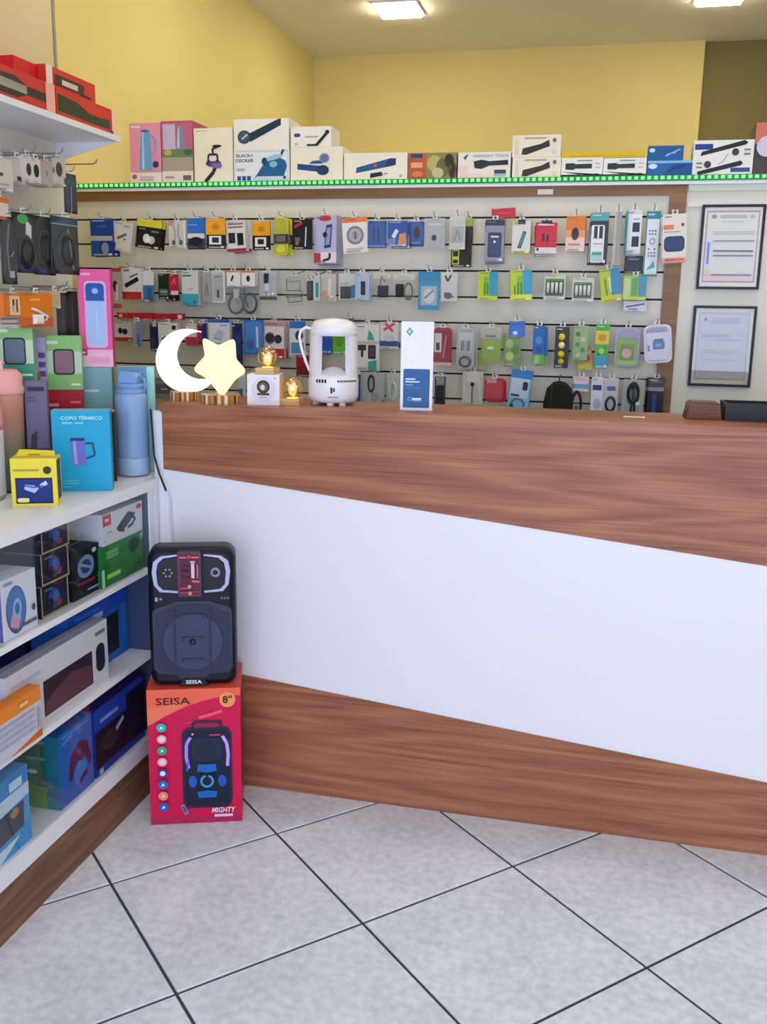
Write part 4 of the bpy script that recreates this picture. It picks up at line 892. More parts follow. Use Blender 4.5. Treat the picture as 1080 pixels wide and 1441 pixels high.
z = leftbox((144, 804), (205, 778), (146, 776), FX - .018, z, 'green carton with dark leaf print, upper of the green pair', '257c38', [L(.1, .38, [.45, .65], '70b070', .08), E(.75, .5, .13, .34, '123c20'), P([(.9, .9), (1, .95), (.95, .5)], '8ac890')], .13, group=G2, h=.064)
leftbox((146, 776), (203, 752), (146, 725), FX - .018, z, 'white carton with a black power bank and red corner', 'd8d8e0', [R(.0, .62, .2, .97, 'c83848'), L(.05, .14, [.8], 'f0c0c4', .05), E(.9, .86, .07, .08, 'c83848'), P([(.32, .42), (.62, .82), (.82, .68), (.5, .28)], '3c4250'), P([(.32, .42), (.36, .3), (.52, .2), (.5, .28)], '262a34'), S([(.6, .3), (.72, .36), (.8, .5), (.72, .6)], .03, '2c303c'), L(.08, .2, [.4], '9a9aa8', .02)], .12, group=G2, h=.092)
# middle shelf
leftbox((10, 1010), (154, 956), (8, 955), FX - .022, Z3, 'long white keyboard and mouse carton with brown print', 'c4c6ce', [P([(.32, .08), (.82, .08), (.82, .62), (.32, .62)], '2a2030'), P([(.33, .1), (.81, .1), (.81, .4), (.6, .5), (.33, .3)], '5a3440'), RR(.86, .2, .96, .66, .045, .12, '1e2230'), L(.86, .97, [.84], '6a6c7c', .03), L(.04, .3, [.8], 'b0b2bc', .02)], .05, group=G3, faces=[None, '9aa2b4', None, None, None, None], name='keyboard_carton')
leftbox((-40, 1095), (60, 1028), (57, 963), FX + .012, Z3, 'orange and white keyboard carton jutting over the shelf edge', 'dc7a24',
    [R(0, .0, 1, .72, 'c4c4d2'), P([(0, 0), (1, 0), (1, .16), (.5, .0)], 'c8681c'), R(.0, .72, 1, 1, 'e08428')] + [L(.04, .9, [.62, .5, .38, .26], 'a8a8bc', .03)] + [L(.04 + .09 * k, .045 + .09 * k, [.44], 'c8c8d4', .22) for k in range(10)] + [R(.93, .2, .97, .6, 'b0a8b0'), L(.66, .78, [.86], 'f0c880', .03)], .032, group=G3, faces=[None, 'd87820', None, None, None, None], name='keyboard_carton')
leftbox((100, 975), (206, 932), (104, 892), FX - .08, Z3, 'large blue carton with a black window at the shelf end', '1c5cb0', [P([(.35, .12), (.82, .12), (.82, .72), (.35, .72)], '101420'), RR(.87, .3, .97, .8, .03, .06, '2c6ca8'), R(.0, .8, 1, 1, '1c48b4'), L(.3, .55, [.82], '9ac0e0', .04), L(.1, .5, [.92], '2c68d0', .03)], .12, h=.205, group=G3, faces=[None, '2450c0', None, None, None, None])
leftbox((40, 985), (112, 955), (40, 905), FX - .21, Z3, 'dark navy carton lying behind the keyboard carton', '121c4c', [L(.5, .9, [.8], '1c3c9c', .08)], .09, group=G3, h=.2)
# lowest shelf
leftbox((-60, 1262), (45, 1180), (41, 1072), FX - .016, Z4, 'light blue and white gadget carton beside the picture edge', '4a9cd4', [R(0, .62, 1, 1, '2c88cc'), P([(0, .5), (1, .62), (1, .78), (0, .74)], 'c4dcec'), P([(.3, .18), (.9, .25), (.92, .58), (.4, .55)], '3a4250'), E(.78, .5, .06, .06, 'b08050'), P([(0, 0), (1, 0), (1, .2), (.4, .14), (0, .05)], 'd0e4f0'), P([(.55, 0), (1, 0), (1, .3), (.75, .12)], '2a94d8'), R(.72, .8, .9, .92, 'c0dcf0')], .12, group=G4)
leftbox((86, 1143), (133, 1098), (86, 1034), FX - .016, Z4, 'blue and green game controller carton', '1c62b4',
    [P([(.0, 0), (1, 0), (1, 1), (0, 1)], '1c64b8'), P([(.25, .3), (.34, .62), (.62, .74), (.85, .66), (.95, .36), (.88, .3), (.75, .48), (.48, .42), (.34, .26)], '4c2450'), E(.6, .3, .2, .16, '2c7ccc'), P([(.55, .12), (.8, .22), (.8, .3), (.55, .2)], '5a2444'), S([(.1, .85), (.4, .9)], .05, '3c90dc'), L(.1, .9, [.94], '2c88d0', .02)],
    .16, group=G4, left=[R(0, 0, 1, 1, '1c6c4c'), P([(0, 0), (1, 0), (1, .25), (0, .4)], '5c8c3c'), R(.75, 0, 1, 1, '1c6a7c'), L(.4, .75, [.9, .68], '4c9c88', .02), E(.5, .5, .1, .03, 'a8d8b8')], name='controller_carton')
leftbox((136, 1096), (205, 1044), (122, 1010), FX - .016, Z4, 'dark blue headset carton with black window beside the controller carton', '163a9c', [R(0, .7, 1, 1, '1a44b4'), P([(.0, .12), (.62, .12), (.62, .66), (.0, .66)], '1a1624'), R(.62, .1, 1, .9, '141c3c'), E(.3, .42, .18, .14, '3c2c38'), S([(.4, .5), (.55, .6)], .05, 'b8b8c4'), L(.1, .45, [.8], '7a98d8', .03), R(.05, .02, .12, .1, 'a8c0e0'), P([(.66, .3), (.95, .4), (.9, .6), (.7, .55)], '2a2430')], .13, group=G4, faces=[None, '142c7c', None, None, None, None])

# ================================================================== PACKS HANGING ON HOOKS
rnd = random.Random(11); _nb = 0
def hang(x0, y0, x1, y1, label, base, art, kind='c', tilt=0.0, yaw=None, plane='y', val=None, group=None, cat='package', hook=True, name=None, d=None, hook_wall=None):
    if plane == 'y':
        val = val or 3.585 + rnd.uniform(-.02, .02); face = 0.0; P0 = Vector((0, val, 0))
        if yaw is None: yaw = rnd.uniform(-.10, .10)
    else:
        val = val or -1.66; face = math.pi / 2; P0 = Vector((val, 0, 0))
        if yaw is None: yaw = rnd.uniform(-.18, .06)
    w_, h_, c = face_px(x0, y0, x1, y1, P0, face)
    root = Vector((c.x, c.y, c.z + h_))
    name = name or {'c': 'carded_package', 'b': 'boxed_package', 'k': 'bagged_package', 'r': 'blister_package'}[kind]
    t = thing(name, label, cat, root, (0, math.radians(tilt), face + yaw), group)
    d = d or {'c': .004, 'b': .028, 'k': .003, 'r': .005}[kind]
    fl, so = MB(), []
    if kind == 'r':
        r = min(w_, h_) * .22
        b = MB(); b.prism(rrect(-w_ / 2, -h_, w_ / 2, 0, r, 5), 0, d, base); b.build('backing_card', 'gloss', t)
        k = min(r * .35, .006)
        b = MB(); b.prism(rrect(-w_ / 2 + k, -h_ + k, w_ / 2 - k, -k, r, 4), -.010, 0, 'w', edge=.003); b.build('clear_blister', 'clear', t)
    elif base:
        b = MB(); b.box(-w_ / 2, 0, -h_, w_ / 2, d, 0, base); b.build('carton' if kind == 'b' else ('backing_card' if kind == 'c' else 'insert_card'), 'card', t)
    if kind == 'k':
        b = MB(); nx, nz = 6, 8; vs = []
        for s_ in (-1, 1):
            for i in range(nx + 1):
                for j in range(nz + 1):
                    u, v = i / nx, j / nz; bulge = (math.sin(math.pi * u) * math.sin(math.pi * v)) ** .5
                    vs.append(((u - .5) * (w_ + .006), .002 + s_ * (.0006 + .012 * bulge) + (.002 * math.sin(9 * u + 7 * v)), (v - 1) * h_ + .001 * math.sin(13 * u)))
        fs = []
        for s_ in (0, 1):
            o = s_ * (nx + 1) * (nz + 1)
            for i in range(nx):
                for j in range(nz):
                    q = (o + i * (nz + 1) + j, o + (i + 1) * (nz + 1) + j, o + (i + 1) * (nz + 1) + j + 1, o + i * (nz + 1) + j + 1)
                    fs.append(q if s_ == 0 else q[::-1])
        b.add(vs, fs, 'w', True); b.build('plastic_bag', 'clear', t)
    if base and kind != 'r': art = [R(.01, .01, .99, .99, base)] + list(art)
    if base and kind in 'cb' and w_ > .03:
        lum = sum(C(base)[:3]) / 3; c1 = 'd8d6d0' if lum < .25 else '6e6c70'
        q = rnd.random()
        art = list(art) + [L(.10, .10 + .25 + .3 * q, [.945], c1, .010), L(.12, .45 + .3 * q, [.06, .035], c1, .006)]
        if q > .5: art.append(R(.76, .03, .92, .085, 'ece8e0'))
    ink(fl, so, art, w_, h_, (-w_ / 2, 0, -h_), (1, 0, 0), (0, 0, 1), (0, -1, 0))
    if fl.f: fl.build('front_print', 'gloss', t)
    for nm, mb in so: mb.build(nm, 'plastic', t)
    global _nb
    if hook and kind in 'cbr' and plane == 'y':
        _nb += 1
        if _nb % 2:
            r2 = t.copy(); COL.objects.link(r2); r2['label'] = 'matching pack behind the ' + label
            r2.location = root + Vector((rnd.choice((-1, 1)) * rnd.uniform(.004, .008), d + .016, rnd.uniform(-.006, .001))); r2.rotation_euler = (0, math.radians(tilt + rnd.uniform(-3, 3)), face + yaw + rnd.uniform(-.12, .12))
            for ch in list(t.children):
                if ch.name.split('.')[0] in ('front_print', 'backing_card', 'carton', 'clear_blister'): c2 = ch.copy(); COL.objects.link(c2); c2.parent = r2
    if hook:
        b = MB(); a = .010
        b.box(-a, .0, 0, -.005, .0012, .014, 'e0e0dc'); b.box(.005, .0, 0, a, .0012, .014, 'e0e0dc'); b.box(-.005, 0, .010, .005, .0012, .014, 'e0e0dc'); b.box(-.005, 0, 0, .005, .0012, .002, 'e0e0dc')
        b.build('hang_tab', 'plastic', t)
        hz = root.z + .0075; e = rnd.uniform(.004, .02)
        if plane == 'y':
            zw = min(gz, key=lambda g: abs(g - hz)); L0 = Vector((root.x, SLAT_Y + .006, zw)); n = Vector((0, -1, 0)); q0 = Vector((root.x, root.y, hz))
        else:
            L0 = Vector((BX, root.y, hz + .004)); n = Vector((1, 0, 0)); q0 = Vector((root.x, root.y, hz))
        pts = [L0, L0 + n * .012 + Vector((0, 0, (hz - L0.z) * .3)), q0 - n * .02, q0 + n * e, q0 + n * (e + .008) + Vector((0, 0, .005)), q0 + n * (e + .012) + Vector((0, 0, .015))]
        b = MB(); b.tube([q - L0 for q in pts], .0015, 's', 6)
        tag(b.build('display_hook', 'metal', None, L0), 'metal hook holding the ' + label, 'hook', 'metal display hooks')
    return t
A, B, K_C = hang, 'b', 'k'
W4 = 'packages on the top hook row'
def row1(*a, **k): return hang(*a, group=W4, **k)
row1(128, 308, 160, 361, 'blue pack with a pale band across its middle', '1a3f98', [R(0, .56, 1, 1, '1c44a0'), R(-.03, .42, .95, .55, 'b4b8bc'), R(0, 0, 1, .42, '1a3c88'), R(0, 0, .35, .42, '1c50a0'), E(.62, .22, .16, .16, '8a9ac8'), L(.3, .7, [.8], '6a88cc', .01)], kind='c')
row1(160, 313, 189, 354, 'white tilted box with a grey stylus picture', 'dcdcd6', [S([(.28, .42), (.72, .62)], .12, '6a6a68'), S([(.6, .4), (.7, .46)], .06, '5a5a58'), R(.08, .08, .25, .26, '2c7498'), L(.55, .85, [.88], '7a90b8', .02)], kind='b', tilt=10)
row1(195, 309, 229, 350, 'yellow topped black earbud card', '1c1a18', [R(0, .74, 1, 1, 'd8cc30'), L(.1, .35, [.66], '8a8a80', .02), E(.42, .34, .14, .16, 'e0e0d8'), E(.62, .30, .14, .14, 'c8c8c0'), E(.5, .3, .1, .1, 'f0f0ea'), L(.6, .9, [.6], '7a7a6a', .03)], tilt=7)
row1(237, 310, 262, 349, 'white card with curled grey earphones', 'd4d2cc', [R(0, .8, .3, 1, 'd89890'), S([(.3, .8), (.4, .5), (.35, .2)], .05, '8a8a88'), S([(.6, .85), (.55, .5), (.7, .2)], .05, '7a7a78'), E(.3, .2, .12, .1, '6a6a68'), E(.72, .2, .12, .1, '6a6a68'), R(.9, 0, 1, 1, 'f0f0ec')])
row1(264, 307, 288, 350, 'blue and white card with black car charger', '3a76c4', [R(0, .5, 1, 1, '2c70c4'), R(0, .34, 1, .5, 'd8d8d8'), R(0, 0, 1, .34, '3a3c44'), E(.5, .24, .4, .15, '1e2026'), L(.1, .6, [.78], '88b4e4', .015)])
row1(291, 307, 317, 350, 'orange and black adapter card, first of two', '1c1c1c', [R(0, .46, 1, 1, 'eaa01c'), E(.5, .72, .2, .1, 'c8841c'), R(.15, .14, .78, .42, 'e8e8e0'), R(.3, .2, .65, .37, '2a2a2a')])
row1(318, 311, 345, 354, 'white card with two black chargers and red foot', 'e0dcd6', [L(.1, .9, [.9], 'a87870', .03), L(.1, .9, [.8], '5a5450', .02), R(.1, .28, .45, .62, '2a2a2c'), R(.56, .2, .88, .6, '1e1e20'), R(0, 0, 1, .1, 'b02030')], tilt=-3, kind='b')
row1(355, 311, 381, 352, 'orange and black adapter card, second of two', '1c1c1c', [R(0, .5, 1, 1, 'eaa01c'), E(.5, .72, .2, .1, 'c8841c'), R(.15, .12, .78, .44, 'e8e8e0'), R(.3, .2, .65, .38, '2a2a2a')])
row1(385, 306, 406, 359, 'yellow and black rounded blister', 'd8d028', [R(0, .3, 1, .56, '26261e'), R(.2, .36, .8, .52, '6a6a5a'), E(.5, .16, .34, .1, 'ecf030')], kind='r')
row1(411, 309, 440, 351, 'black card with red slash and white pen', '1e1c1c', [S([(.1, .75), (.5, .9)], .12, 'c02838'), S([(.66, .1), (.7, .75)], .06, 'd8d8d8'), R(.15, .25, .4, .4, '6a6a6a'), E(.25, .2, .08, .06, 'c06060')])
row1(442, 303, 474, 371, 'tall lilac box with a handset picture and red corner', 'b8b8d4', [E(.5, .94, .28, .06, 'c03a44'), P([(.45, .32), (.75, .34), (.82, .82), (.55, .8)], '26386c'), P([(.5, .38), (.7, .4), (.76, .76), (.58, .74)], '8aa0c8'), R(0, .02, .3, .22, 'c83a48'), R(.3, .02, 1, .24, 'e0e0e4'), S([(.4, .06), (.7, .1), (.72, .22)], .1, '26262c'), E(.5, .6, .1, .06, '1c2c5c')], kind='b', d=.05)
row1(481, 306, 516, 356, 'white card with orange top and coiled grey cable', 'e4e0d8', [R(0, .86, 1, 1, 'e8782c'), E(.5, .5, .34, .26, '9a989c'), O(.5, .5, .34, .26, .8, '7c7a80'), O(.5, .5, .22, .17, .7, 'b0aeb4'), R(.46, .38, .55, .6, '6a686e'), L(.15, .8, [.12], 'c8a898', .02)], tilt=-4)
row1(518, 311, 544, 349, 'blue glossy pack with dark cables', '1c4c98', [R(.05, .1, .95, .95, '2458a8'), S([(.3, .2), (.35, .8)], .08, '16305c'), S([(.6, .2), (.55, .8)], .08, '16305c'), R(.05, .04, .95, .1, '8a98c8')], kind='k')
row1(546, 311, 574, 347, 'blue card with an orange hand and white plug', '23509c', [P([(.5, .05), (.95, .1), (.9, .55), (.6, .5)], 'c88a5c'), P([(.2, .4), (.35, .3), (.55, .62), (.4, .7)], 'dcdce0'), R(0, 0, .4, .3, '6a88b8')])
row1(575, 312, 597, 347, 'blue pack with a small dark plug', '1f4a94', [R(.1, .1, .9, .95, '2858a4'), E(.55, .55, .2, .25, '2a2a3a'), L(.2, .8, [.15], '8a8ab8', .03)], kind='k')
row1(597, 307, 627, 350, 'pale grey clear pack with small black plug', 'b8b8bc', [R(.05, .05, .95, .95, 'bcbcc2'), E(.48, .36, .12, .1, '2a2a2e'), L(.2, .8, [.8], 'dcdce0', .03)], kind='k')
row1(633, 305, 655, 351, 'white header pack with grey cable on the mixed hook', 'd4d4cc', [R(.1, .2, .9, .7, 'b4b4ac'), S([(.3, .25), (.5, .6), (.7, .3)], .06, '8a8a88')], kind='k')
row1(635, 338, 664, 376, 'black and yellow striped pack under the white header pack', '26241e', [R(.06, .1, .4, .9, 'd8cc48'), R(.1, .4, .35, .6, '2a2820'), R(.1, .14, .35, .28, '3a382c')], kind='c', val=3.62, hook=False) 
row1(653, 307, 666, 345, 'narrow dark pack with yellow top edge', '3a3c34', [R(0, .7, 1, 1, 'a8b04a')], kind='c', val=3.63)
row1(683, 309, 710, 369, 'grey box with a large dark phone picture', '8a90a0', [R(0, .86, 1, 1, '2a3458'), RR(.15, .12, .85, .7, .08, .04, '2a3450'), R(.2, .16, .8, .62, '384468'), L(.3, .7, [.6], 'd0d8e8', .02), E(.5, .48, .06, .03, 'e8e8f0'), L(.15, .85, [.06], 'd0d0d8', .012)], kind='b', yaw=.04)
row1(721, 311, 747, 357, 'white and lime box with a tilted teal phone', 'dcdcd4', [R(0, .0, 1, .08, 'c8d434'), P([(.3, .18), (.5, .16), (.78, .66), (.6, .7)], '1e6070'), P([(.36, .22), (.48, .2), (.72, .62), (.6, .64)], '3c9098'), R(.05, .88, .4, 1, 'c8c838'), R(.3, .9, .7, 1.04, '2a3a4a')], kind='b')
row1(754, 313, 784, 357, 'red box with white base and small black earbuds', 'c81f30', [R(0, 0, 1, .2, 'e0d8d8'), L(.1, .85, [.92], 'f0d0d0', .02), R(.3, .4, .42, .66, '4a1820'), R(.52, .38, .62, .6, '4a1820'), E(.12, .14, .06, .05, '3a3a3a'), R(.25, .96, .75, 1.06, '2a2028')], kind='b')
row1(797, 304, 824, 354, 'orange box fading to white with a black mouse', 'dd8040', [R(0, .0, 1, .4, 'e8d0c0'), R(0, .4, 1, .6, 'e4a070'), R(0, .6, 1, 1, 'e07c2c'), E(.48, .5, .2, .18, '4a3428'), E(.48, .56, .1, .1, '2a2422'), L(.15, .75, [.2], 'd87848', .02)], kind='b')
row1(831, 299, 856, 372, 'white remote control pack with teal header', '30363c', [R(0, .84, 1, 1, '58a8a8'), RR(.05, .04, .8, .76, .1, .03, 'e4e8e8'), R(.2, .5, .4, .74, '3a3e44'), R(.5, .5, .7, .74, '3a3e44'), R(.1, .06, .75, .18, 'a8ccc8'), R(.15, .18, .7, .24, '4a9a98'), L(.2, .7, [.4], '9aa4a8', .01)], kind='c')
row1(864, 298, 874, 374, 'slim grey pack seen almost edge on', '9a9c96', [R(0, 0, .3, 1, 'b8b8b2')], kind='b', yaw=.0)
row1(881, 296, 903, 357, 'white and teal card with two black panels', 'd4dcdc', [R(0, 0, .12, 1, '4a94a8'), RR(.3, .1, .98, .9, .06, .03, 'e8ecec'), R(.42, .5, .88, .72, '2c3844'), R(.42, .16, .88, .4, '2c3844'), L(.45, .85, [.8], '8aa0a8', .012)], kind='c')
row1(879, 360, 905, 384, 'dark blister bottom hanging under the two-panel card', '2e3038', [R(.1, .1, .9, .4, '3a3c48'), L(.2, .8, [.8], '8a8ea0', .05)], kind='c', val=3.64, hook=False)
row1(908, 297, 928, 389, 'long teal and white remote control pack', '3c8a9a', [R(0, .9, 1, 1, '2a8ca0'), RR(.08, .04, .95, .88, .08, .02, 'e0e8ea')] + [E(.3 + .2 * i, .70 - .05 * j, .06, .014, '50606a') for i in range(3) for j in range(2)] + [O(.5, .54, .2, .05, .7, '6a8a94'), E(.3, .42, .07, .014, 'c03040'), E(.7, .42, .07, .014, 'c03040')] + [E(.3 + .2 * i, .36 - .045 * j, .06, .013, '50606a') for i in range(3) for j in range(2)] + [P([(.2, .1), (.8, .14), (.7, .24)], '3ca8a8')], kind='c')
row1(931, 301, 965, 369, 'white card with a dark blue pillow speaker', 'e2dcd2', [R(.04, .68, .46, .78, 'e08058'), L(.06, .7, [.63], 'a8a098', .012), RR(.07, .22, .92, .54, .18, .1, '23345c'), RR(.12, .26, .86, .5, .16, .09, '2a3c6a'), R(0, 0, 1, .1, 'e4a890'), L(.1, .9, [.05], 'd8583c', .02), R(.78, .74, .88, .8, '3a3a34')], kind='c', tilt=-3, val=3.55)
hang(692, 293, 725, 307, 'flat red box resting on the phone box hook', 'c02230', [L(.2, .8, [.5], 'd85060', .05)], kind='b', val=3.60, hook=False, group=W4, yaw=.05, tilt=-3)

W5 = 'packages on the second hook row'
def row2(*a, **k): return hang(*a, group=W5, **k)
row2(157, 377, 171, 434, 'slim red topped clear pack beside the pink carton', 'b0a8a4', [R(0, 0, 1, 1, 'b0a8a4'), R(0, .9, 1, 1, 'c03038'), E(.4, .55, .25, .14, '3c3434'), S([(.5, .2), (.6, .6)], .2, 'd8d4d0'), R(0, 0, 1, .12, 'b85050')])
row2(172, 377, 199, 421, 'white and red box with a black stick device', 'dddde0', [R(0, .0, 1, .24, 'c02430'), S([(.15, .42), (.85, .66)], .2, '1e2226'), S([(.4, .7), (.85, .82)], .06, '3a3e44'), L(.08, .4, [.92], '8a90b0', .03)], kind='b')
row2(202, 382, 216, 425, 'blue side pack hanging edge on with white top', '2a6898', [R(0, .55, 1, 1, 'd0d0d0'), R(.3, 0, .8, .5, '1c5080')], yaw=.3)
row2(223, 385, 238, 421, 'black phone pack next to a red card', '20262a', [R(.1, .15, .9, .4, '48786c'), L(.2, .8, [.3], 'b0c8c0', .02), R(.1, .5, .9, .9, '1a2a28')], kind='b')
row2(238, 386, 251, 415, 'small red card with white foot', 'b02838', [R(.2, 0, 1, .2, 'e0c8c4'), S([(.3, .5), (.6, .8), (.7, .5)], .1, 'e07a84')])
row2(256, 381, 279, 430, 'white and teal card with small print', 'd0d4d2', [R(0, 0, 1, .34, '3ca4bc'), L(.05, .6, [.86], '6a6e6e', .025), S([(.4, .45), (.7, .5)], .06, 'b89898'), E(.75, .1, .08, .04, '1c6480')], kind='b')
row2(297, 381, 317, 426, 'white rounded blister with a black plug', 'e6e4e2', [L(.25, .75, [.82], '6a7ab8', .02), R(.42, .16, .58, .4, '26242a'), L(.3, .7, [.66], 'd8b8b8', .02)], kind='r')
row2(285, 383, 297, 424, 'clear pack with grey cable left of the rounded blister', 'a8a49c', [S([(.3, .2), (.5, .6), (.7, .2)], .15, '7a7880')], kind='k')
row2(319, 381, 338, 403, 'small white box with orange edge over a grey cable ring', 'e6e2da', [R(0, .9, 1, 1, 'e88a48'), S([(.35, .35), (.5, .7)], .14, '3a3632')], kind='b')
row2(340, 381, 359, 403, 'small white box with orange edge over a blue cable ring', 'e6e2da', [R(0, .88, 1, 1, 'e07c3c'), E(.5, .5, .14, .2, '2a2a2a')], kind='b')
row2(320, 404, 346, 442, 'clear pouch with a grey cable ring', None, [COIL(.5, .36, .42, .36, .0028, '5a6a80', 2), RB(.35, .55, .68, .95, .01, 'c8c4bc')], kind='k', hook=False, val=3.61)
row2(340, 404, 365, 442, 'clear pouch with a blue cable ring', None, [COIL(.5, .4, .42, .38, .0028, '4a5468', 2), WIRE([(.2, .9), (.25, .5), (.4, .25)], .003, '1c4c90')], kind='k', hook=False, val=3.635)
row2(365, 383, 390, 422, 'clear bag with silver metal adapters', 'b4b8bc', [RB(.3, .6, .55, .95, .012, '2a2c30'), RB(.3, .3, .55, .7, .008, 'e0e4e8'), BALL(.3, .18, .006, 'c8ccd0'), BALL(.6, .18, .007, 'd8dce0'), BALL(.8, .2, .006, 'e8e8ec'), R(0, 0, 1, .12, '5a5e62')], kind='k')
row2(401, 388, 428, 430, 'clear bag holding a thin black wire frame', None, [WIRE([(.1, .9), (.1, .5), (.9, .5), (.9, .15), (.2, .1), (.12, .4)], .0018, '3a3a38'), WIRE([(.2, .8), (.8, .82), (.8, .5)], .0014, '4a4a46'), WIRE([(.0, .3), (.25, .28), (.6, .3), (.95, .32)], .0016, '3a3a38')], kind='k')
row2(432, 395, 441, 421, 'small dark rounded pack', '3a363c', [R(.2, .1, .8, .9, '443f46')], kind='r')
row2(441, 389, 451, 423, 'pale pack with a teal stripe', 'b8c8cc', [R(.35, .15, .75, .75, '2c8c88')])
row2(452, 386, 473, 424, 'beige clear pack with white plug', 'd0c4b8', [R(.05, .0, .5, .4, 'd0a080'), S([(.55, .2), (.6, .85)], .18, 'e8e4dc'), BALL(.75, .15, .006, 'e8e8e8')], kind='k')
row2(477, 385, 500, 421, 'white header pack with a black square', 'd8d8d0', [R(.1, .02, .75, .5, '2e302e'), R(.75, .05, 1, .55, '3878b0'), R(.1, .55, .6, .65, 'c8b888')], kind='k')
row2(500, 385, 520, 423, 'pale blue card with a dark phone shape', 'a8bccc', [R(0, .0, .12, 1, '8ab4d8'), RR(.4, .2, .72, .72, .06, .05, '20222e')], kind='c')
row2(525, 385, 550, 422, 'clear pack with dark purple charger', None, [RB(.3, .1, .9, .55, .012, '3c384c'), WIRE([(.4, .55), (.5, .9), (.7, .7)], .002, '504858'), R(.0, .8, 1, 1, 'd0ccc0')], kind='k')
row2(554, 386, 584, 426, 'clear pack with a chunky black charger', None, [RB(.12, .2, .5, .66, .014, '26262a'), COIL(.72, .4, .2, .3, .0022, '6a6862', 2), R(0, .8, 1, 1, 'c8c8bc')], kind='k')
row2(589, 382, 619, 436, 'bright blue bag with a silver window', '2496c4', [R(.12, .12, .88, .62, 'a8bcc4'), E(.5, .36, .26, .2, 'd0d8dc'), S([(.3, .3), (.7, .5)], .08, '7a8c94'), R(0, .74, 1, 1, '1c88b8')], kind='k')
row2(621, 384, 644, 424, 'white clear pack with black clips', 'd0d0cc', [S([(.25, .9), (.4, .7), (.6, .92)], .12, '26262a'), E(.45, .2, .25, .12, '5a5858'), S([(.2, .3), (.8, .15)], .07, '46464a')], kind='k')
gy = lambda: [R(0, 0, 1, 1, 'b8d030'), P([(.62, .1), (1, .1), (1, 1), (.55, 1)], '3c9cc0'), R(.3, .1, .6, .8, '7ab84a'), S([(.35, .2), (.35, .6)], .06, '4a7a34'), S([(.5, .2), (.5, .6)], .06, '4a7a34'), R(0, 0, 1, .14, 'c8dc28')]
row2(673, 382, 701, 422, 'lime and blue battery card, left of the matching two', 'b8d030', gy())
row2(718, 380, 748, 423, 'lime and blue battery card, right of the matching two', 'b8d030', gy()[:-1] + [R(0, 0, 1, .2, 'd0e030'), S([(.2, .2), (.2, .5)], .06, '4a7a34')], tilt=-3)
bat = lambda: [R(0, .85, 1, 1, 'c8d4b8'), R(.05, .12, .95, .82, '5a8c4a'), R(.1, .2, .9, .72, '33402c')] + [CYL(.2 + .2 * k, .24, .68, .0055, 'dcdcd8') for k in range(4)] + [R(0, 0, 1, .1, 'dcdcd6')]
row2(766, 386, 796, 421, 'green battery card with four white cells, first of two', 'dcdcd4', bat(), kind='c')
row2(806, 391, 835, 424, 'green battery card with four white cells, second of two', 'dcdcd4', bat(), kind='c')
row2(842, 378, 871, 425, 'yellow-green and blue card hanging askew', 'b0c832', [P([(.5, .0), (.55, 1), (1, 1), (1, .2)], '3c8cb4'), R(0, 0, 1, .2, 'c8c828'), S([(.3, .2), (.25, .7)], .08, '5a8a30'), S([(.5, .3), (.45, .75)], .06, 'e0e8c0')], tilt=-8)
row2(878, 388, 910, 422, 'green and blue clear card with pale bands', '8cc850', [R(.0, .1, .3, .9, 'c8e090'), P([(.68, 0), (1, 0), (1, 1), (.62, 1)], '3c94b8'), R(.35, .2, .6, .9, '5aa83c'), R(0, 0, 1, .14, 'c8d840')], kind='k')
row2(878, 423, 911, 438, 'small white and blue pack under the green card', 'd8dce8', [S([(.1, .4), (.9, .7)], .06, '3a5aa0'), L(.2, .6, [.2], '6a8ac0', .06)], hook=False, val=3.64)

W6 = 'packages on the third hook row'
def row3(*a, **k): return hang(*a, group=W6, **k)
hang(165, 440, 214, 449, 'long red tube box lying across the third row', 'b81c34', [L(.05, .15, [.5], 'e8c8c8', .25)], kind='b', group=W6, hook=False, yaw=0)
hang(217, 441, 257, 450, 'short red tube box lying across the third row', 'a81c34', [R(.84, .2, .98, .8, 'e8c8c8')], kind='b', group=W6, hook=False, yaw=0)
row3(161, 453, 186, 480, 'white and red card with black earbuds', 'd8d4d2', [R(0, 0, 1, .2, 'b82840'), E(.35, .55, .12, .16, '26262a'), E(.6, .5, .14, .16, '26262a')], kind='b')
row3(187, 452, 199, 488, 'blue grey pack hanging edge on', '6a7a98', [R(0, 0, .4, 1, '8a8c90'), R(.5, 0, .7, .5, '34509c')], yaw=.4)
row3(211, 454, 222, 494, 'navy cable pack with white end', '1e2a50', [R(.2, .1, .8, .5, '2c3a68'), R(.4, .86, .9, 1, 'd0d0d0')])
row3(223, 454, 250, 494, 'white box with small black adapters', 'dcdad6', [R(.72, .76, .92, .9, '26282c'), S([(.2, .4), (.45, .5)], .14, '34343a'), S([(.5, .25), (.75, .3)], .1, '4a4a50')], kind='b')
row3(262, 456, 277, 486, 'small white and red hanging box', 'd8ccc8', [R(0, 0, 1, .4, 'b83048'), L(.2, .8, [.7], 'a89898', .03)], kind='b')
row3(278, 455, 291, 488, 'crimson and navy striped pack', '7a2448', [R(.5, 0, 1, 1, '1c2c70'), R(0, .2, .5, .7, 'a02c44')], kind='c')
row3(294, 449, 323, 485, 'white router box with blue top edge', 'd0d4da', [R(0, .86, 1, 1, '1c54a4'), P([(.25, .3), (.6, .22), (.8, .5), (.45, .6)], 'b0b4cc'), P([(.25, .3), (.6, .22), (.6, .16), (.26, .24)], '8a8eb0'), L(.55, .9, [.76], '5a80b8', .02)], kind='b')
row3(325, 455, 341, 520, 'navy pack with yellow edge behind the star', '1c2a60', [R(0, 0, .15, 1, 'a89a50'), R(.3, .3, .9, .8, '243a80')], val=3.62)
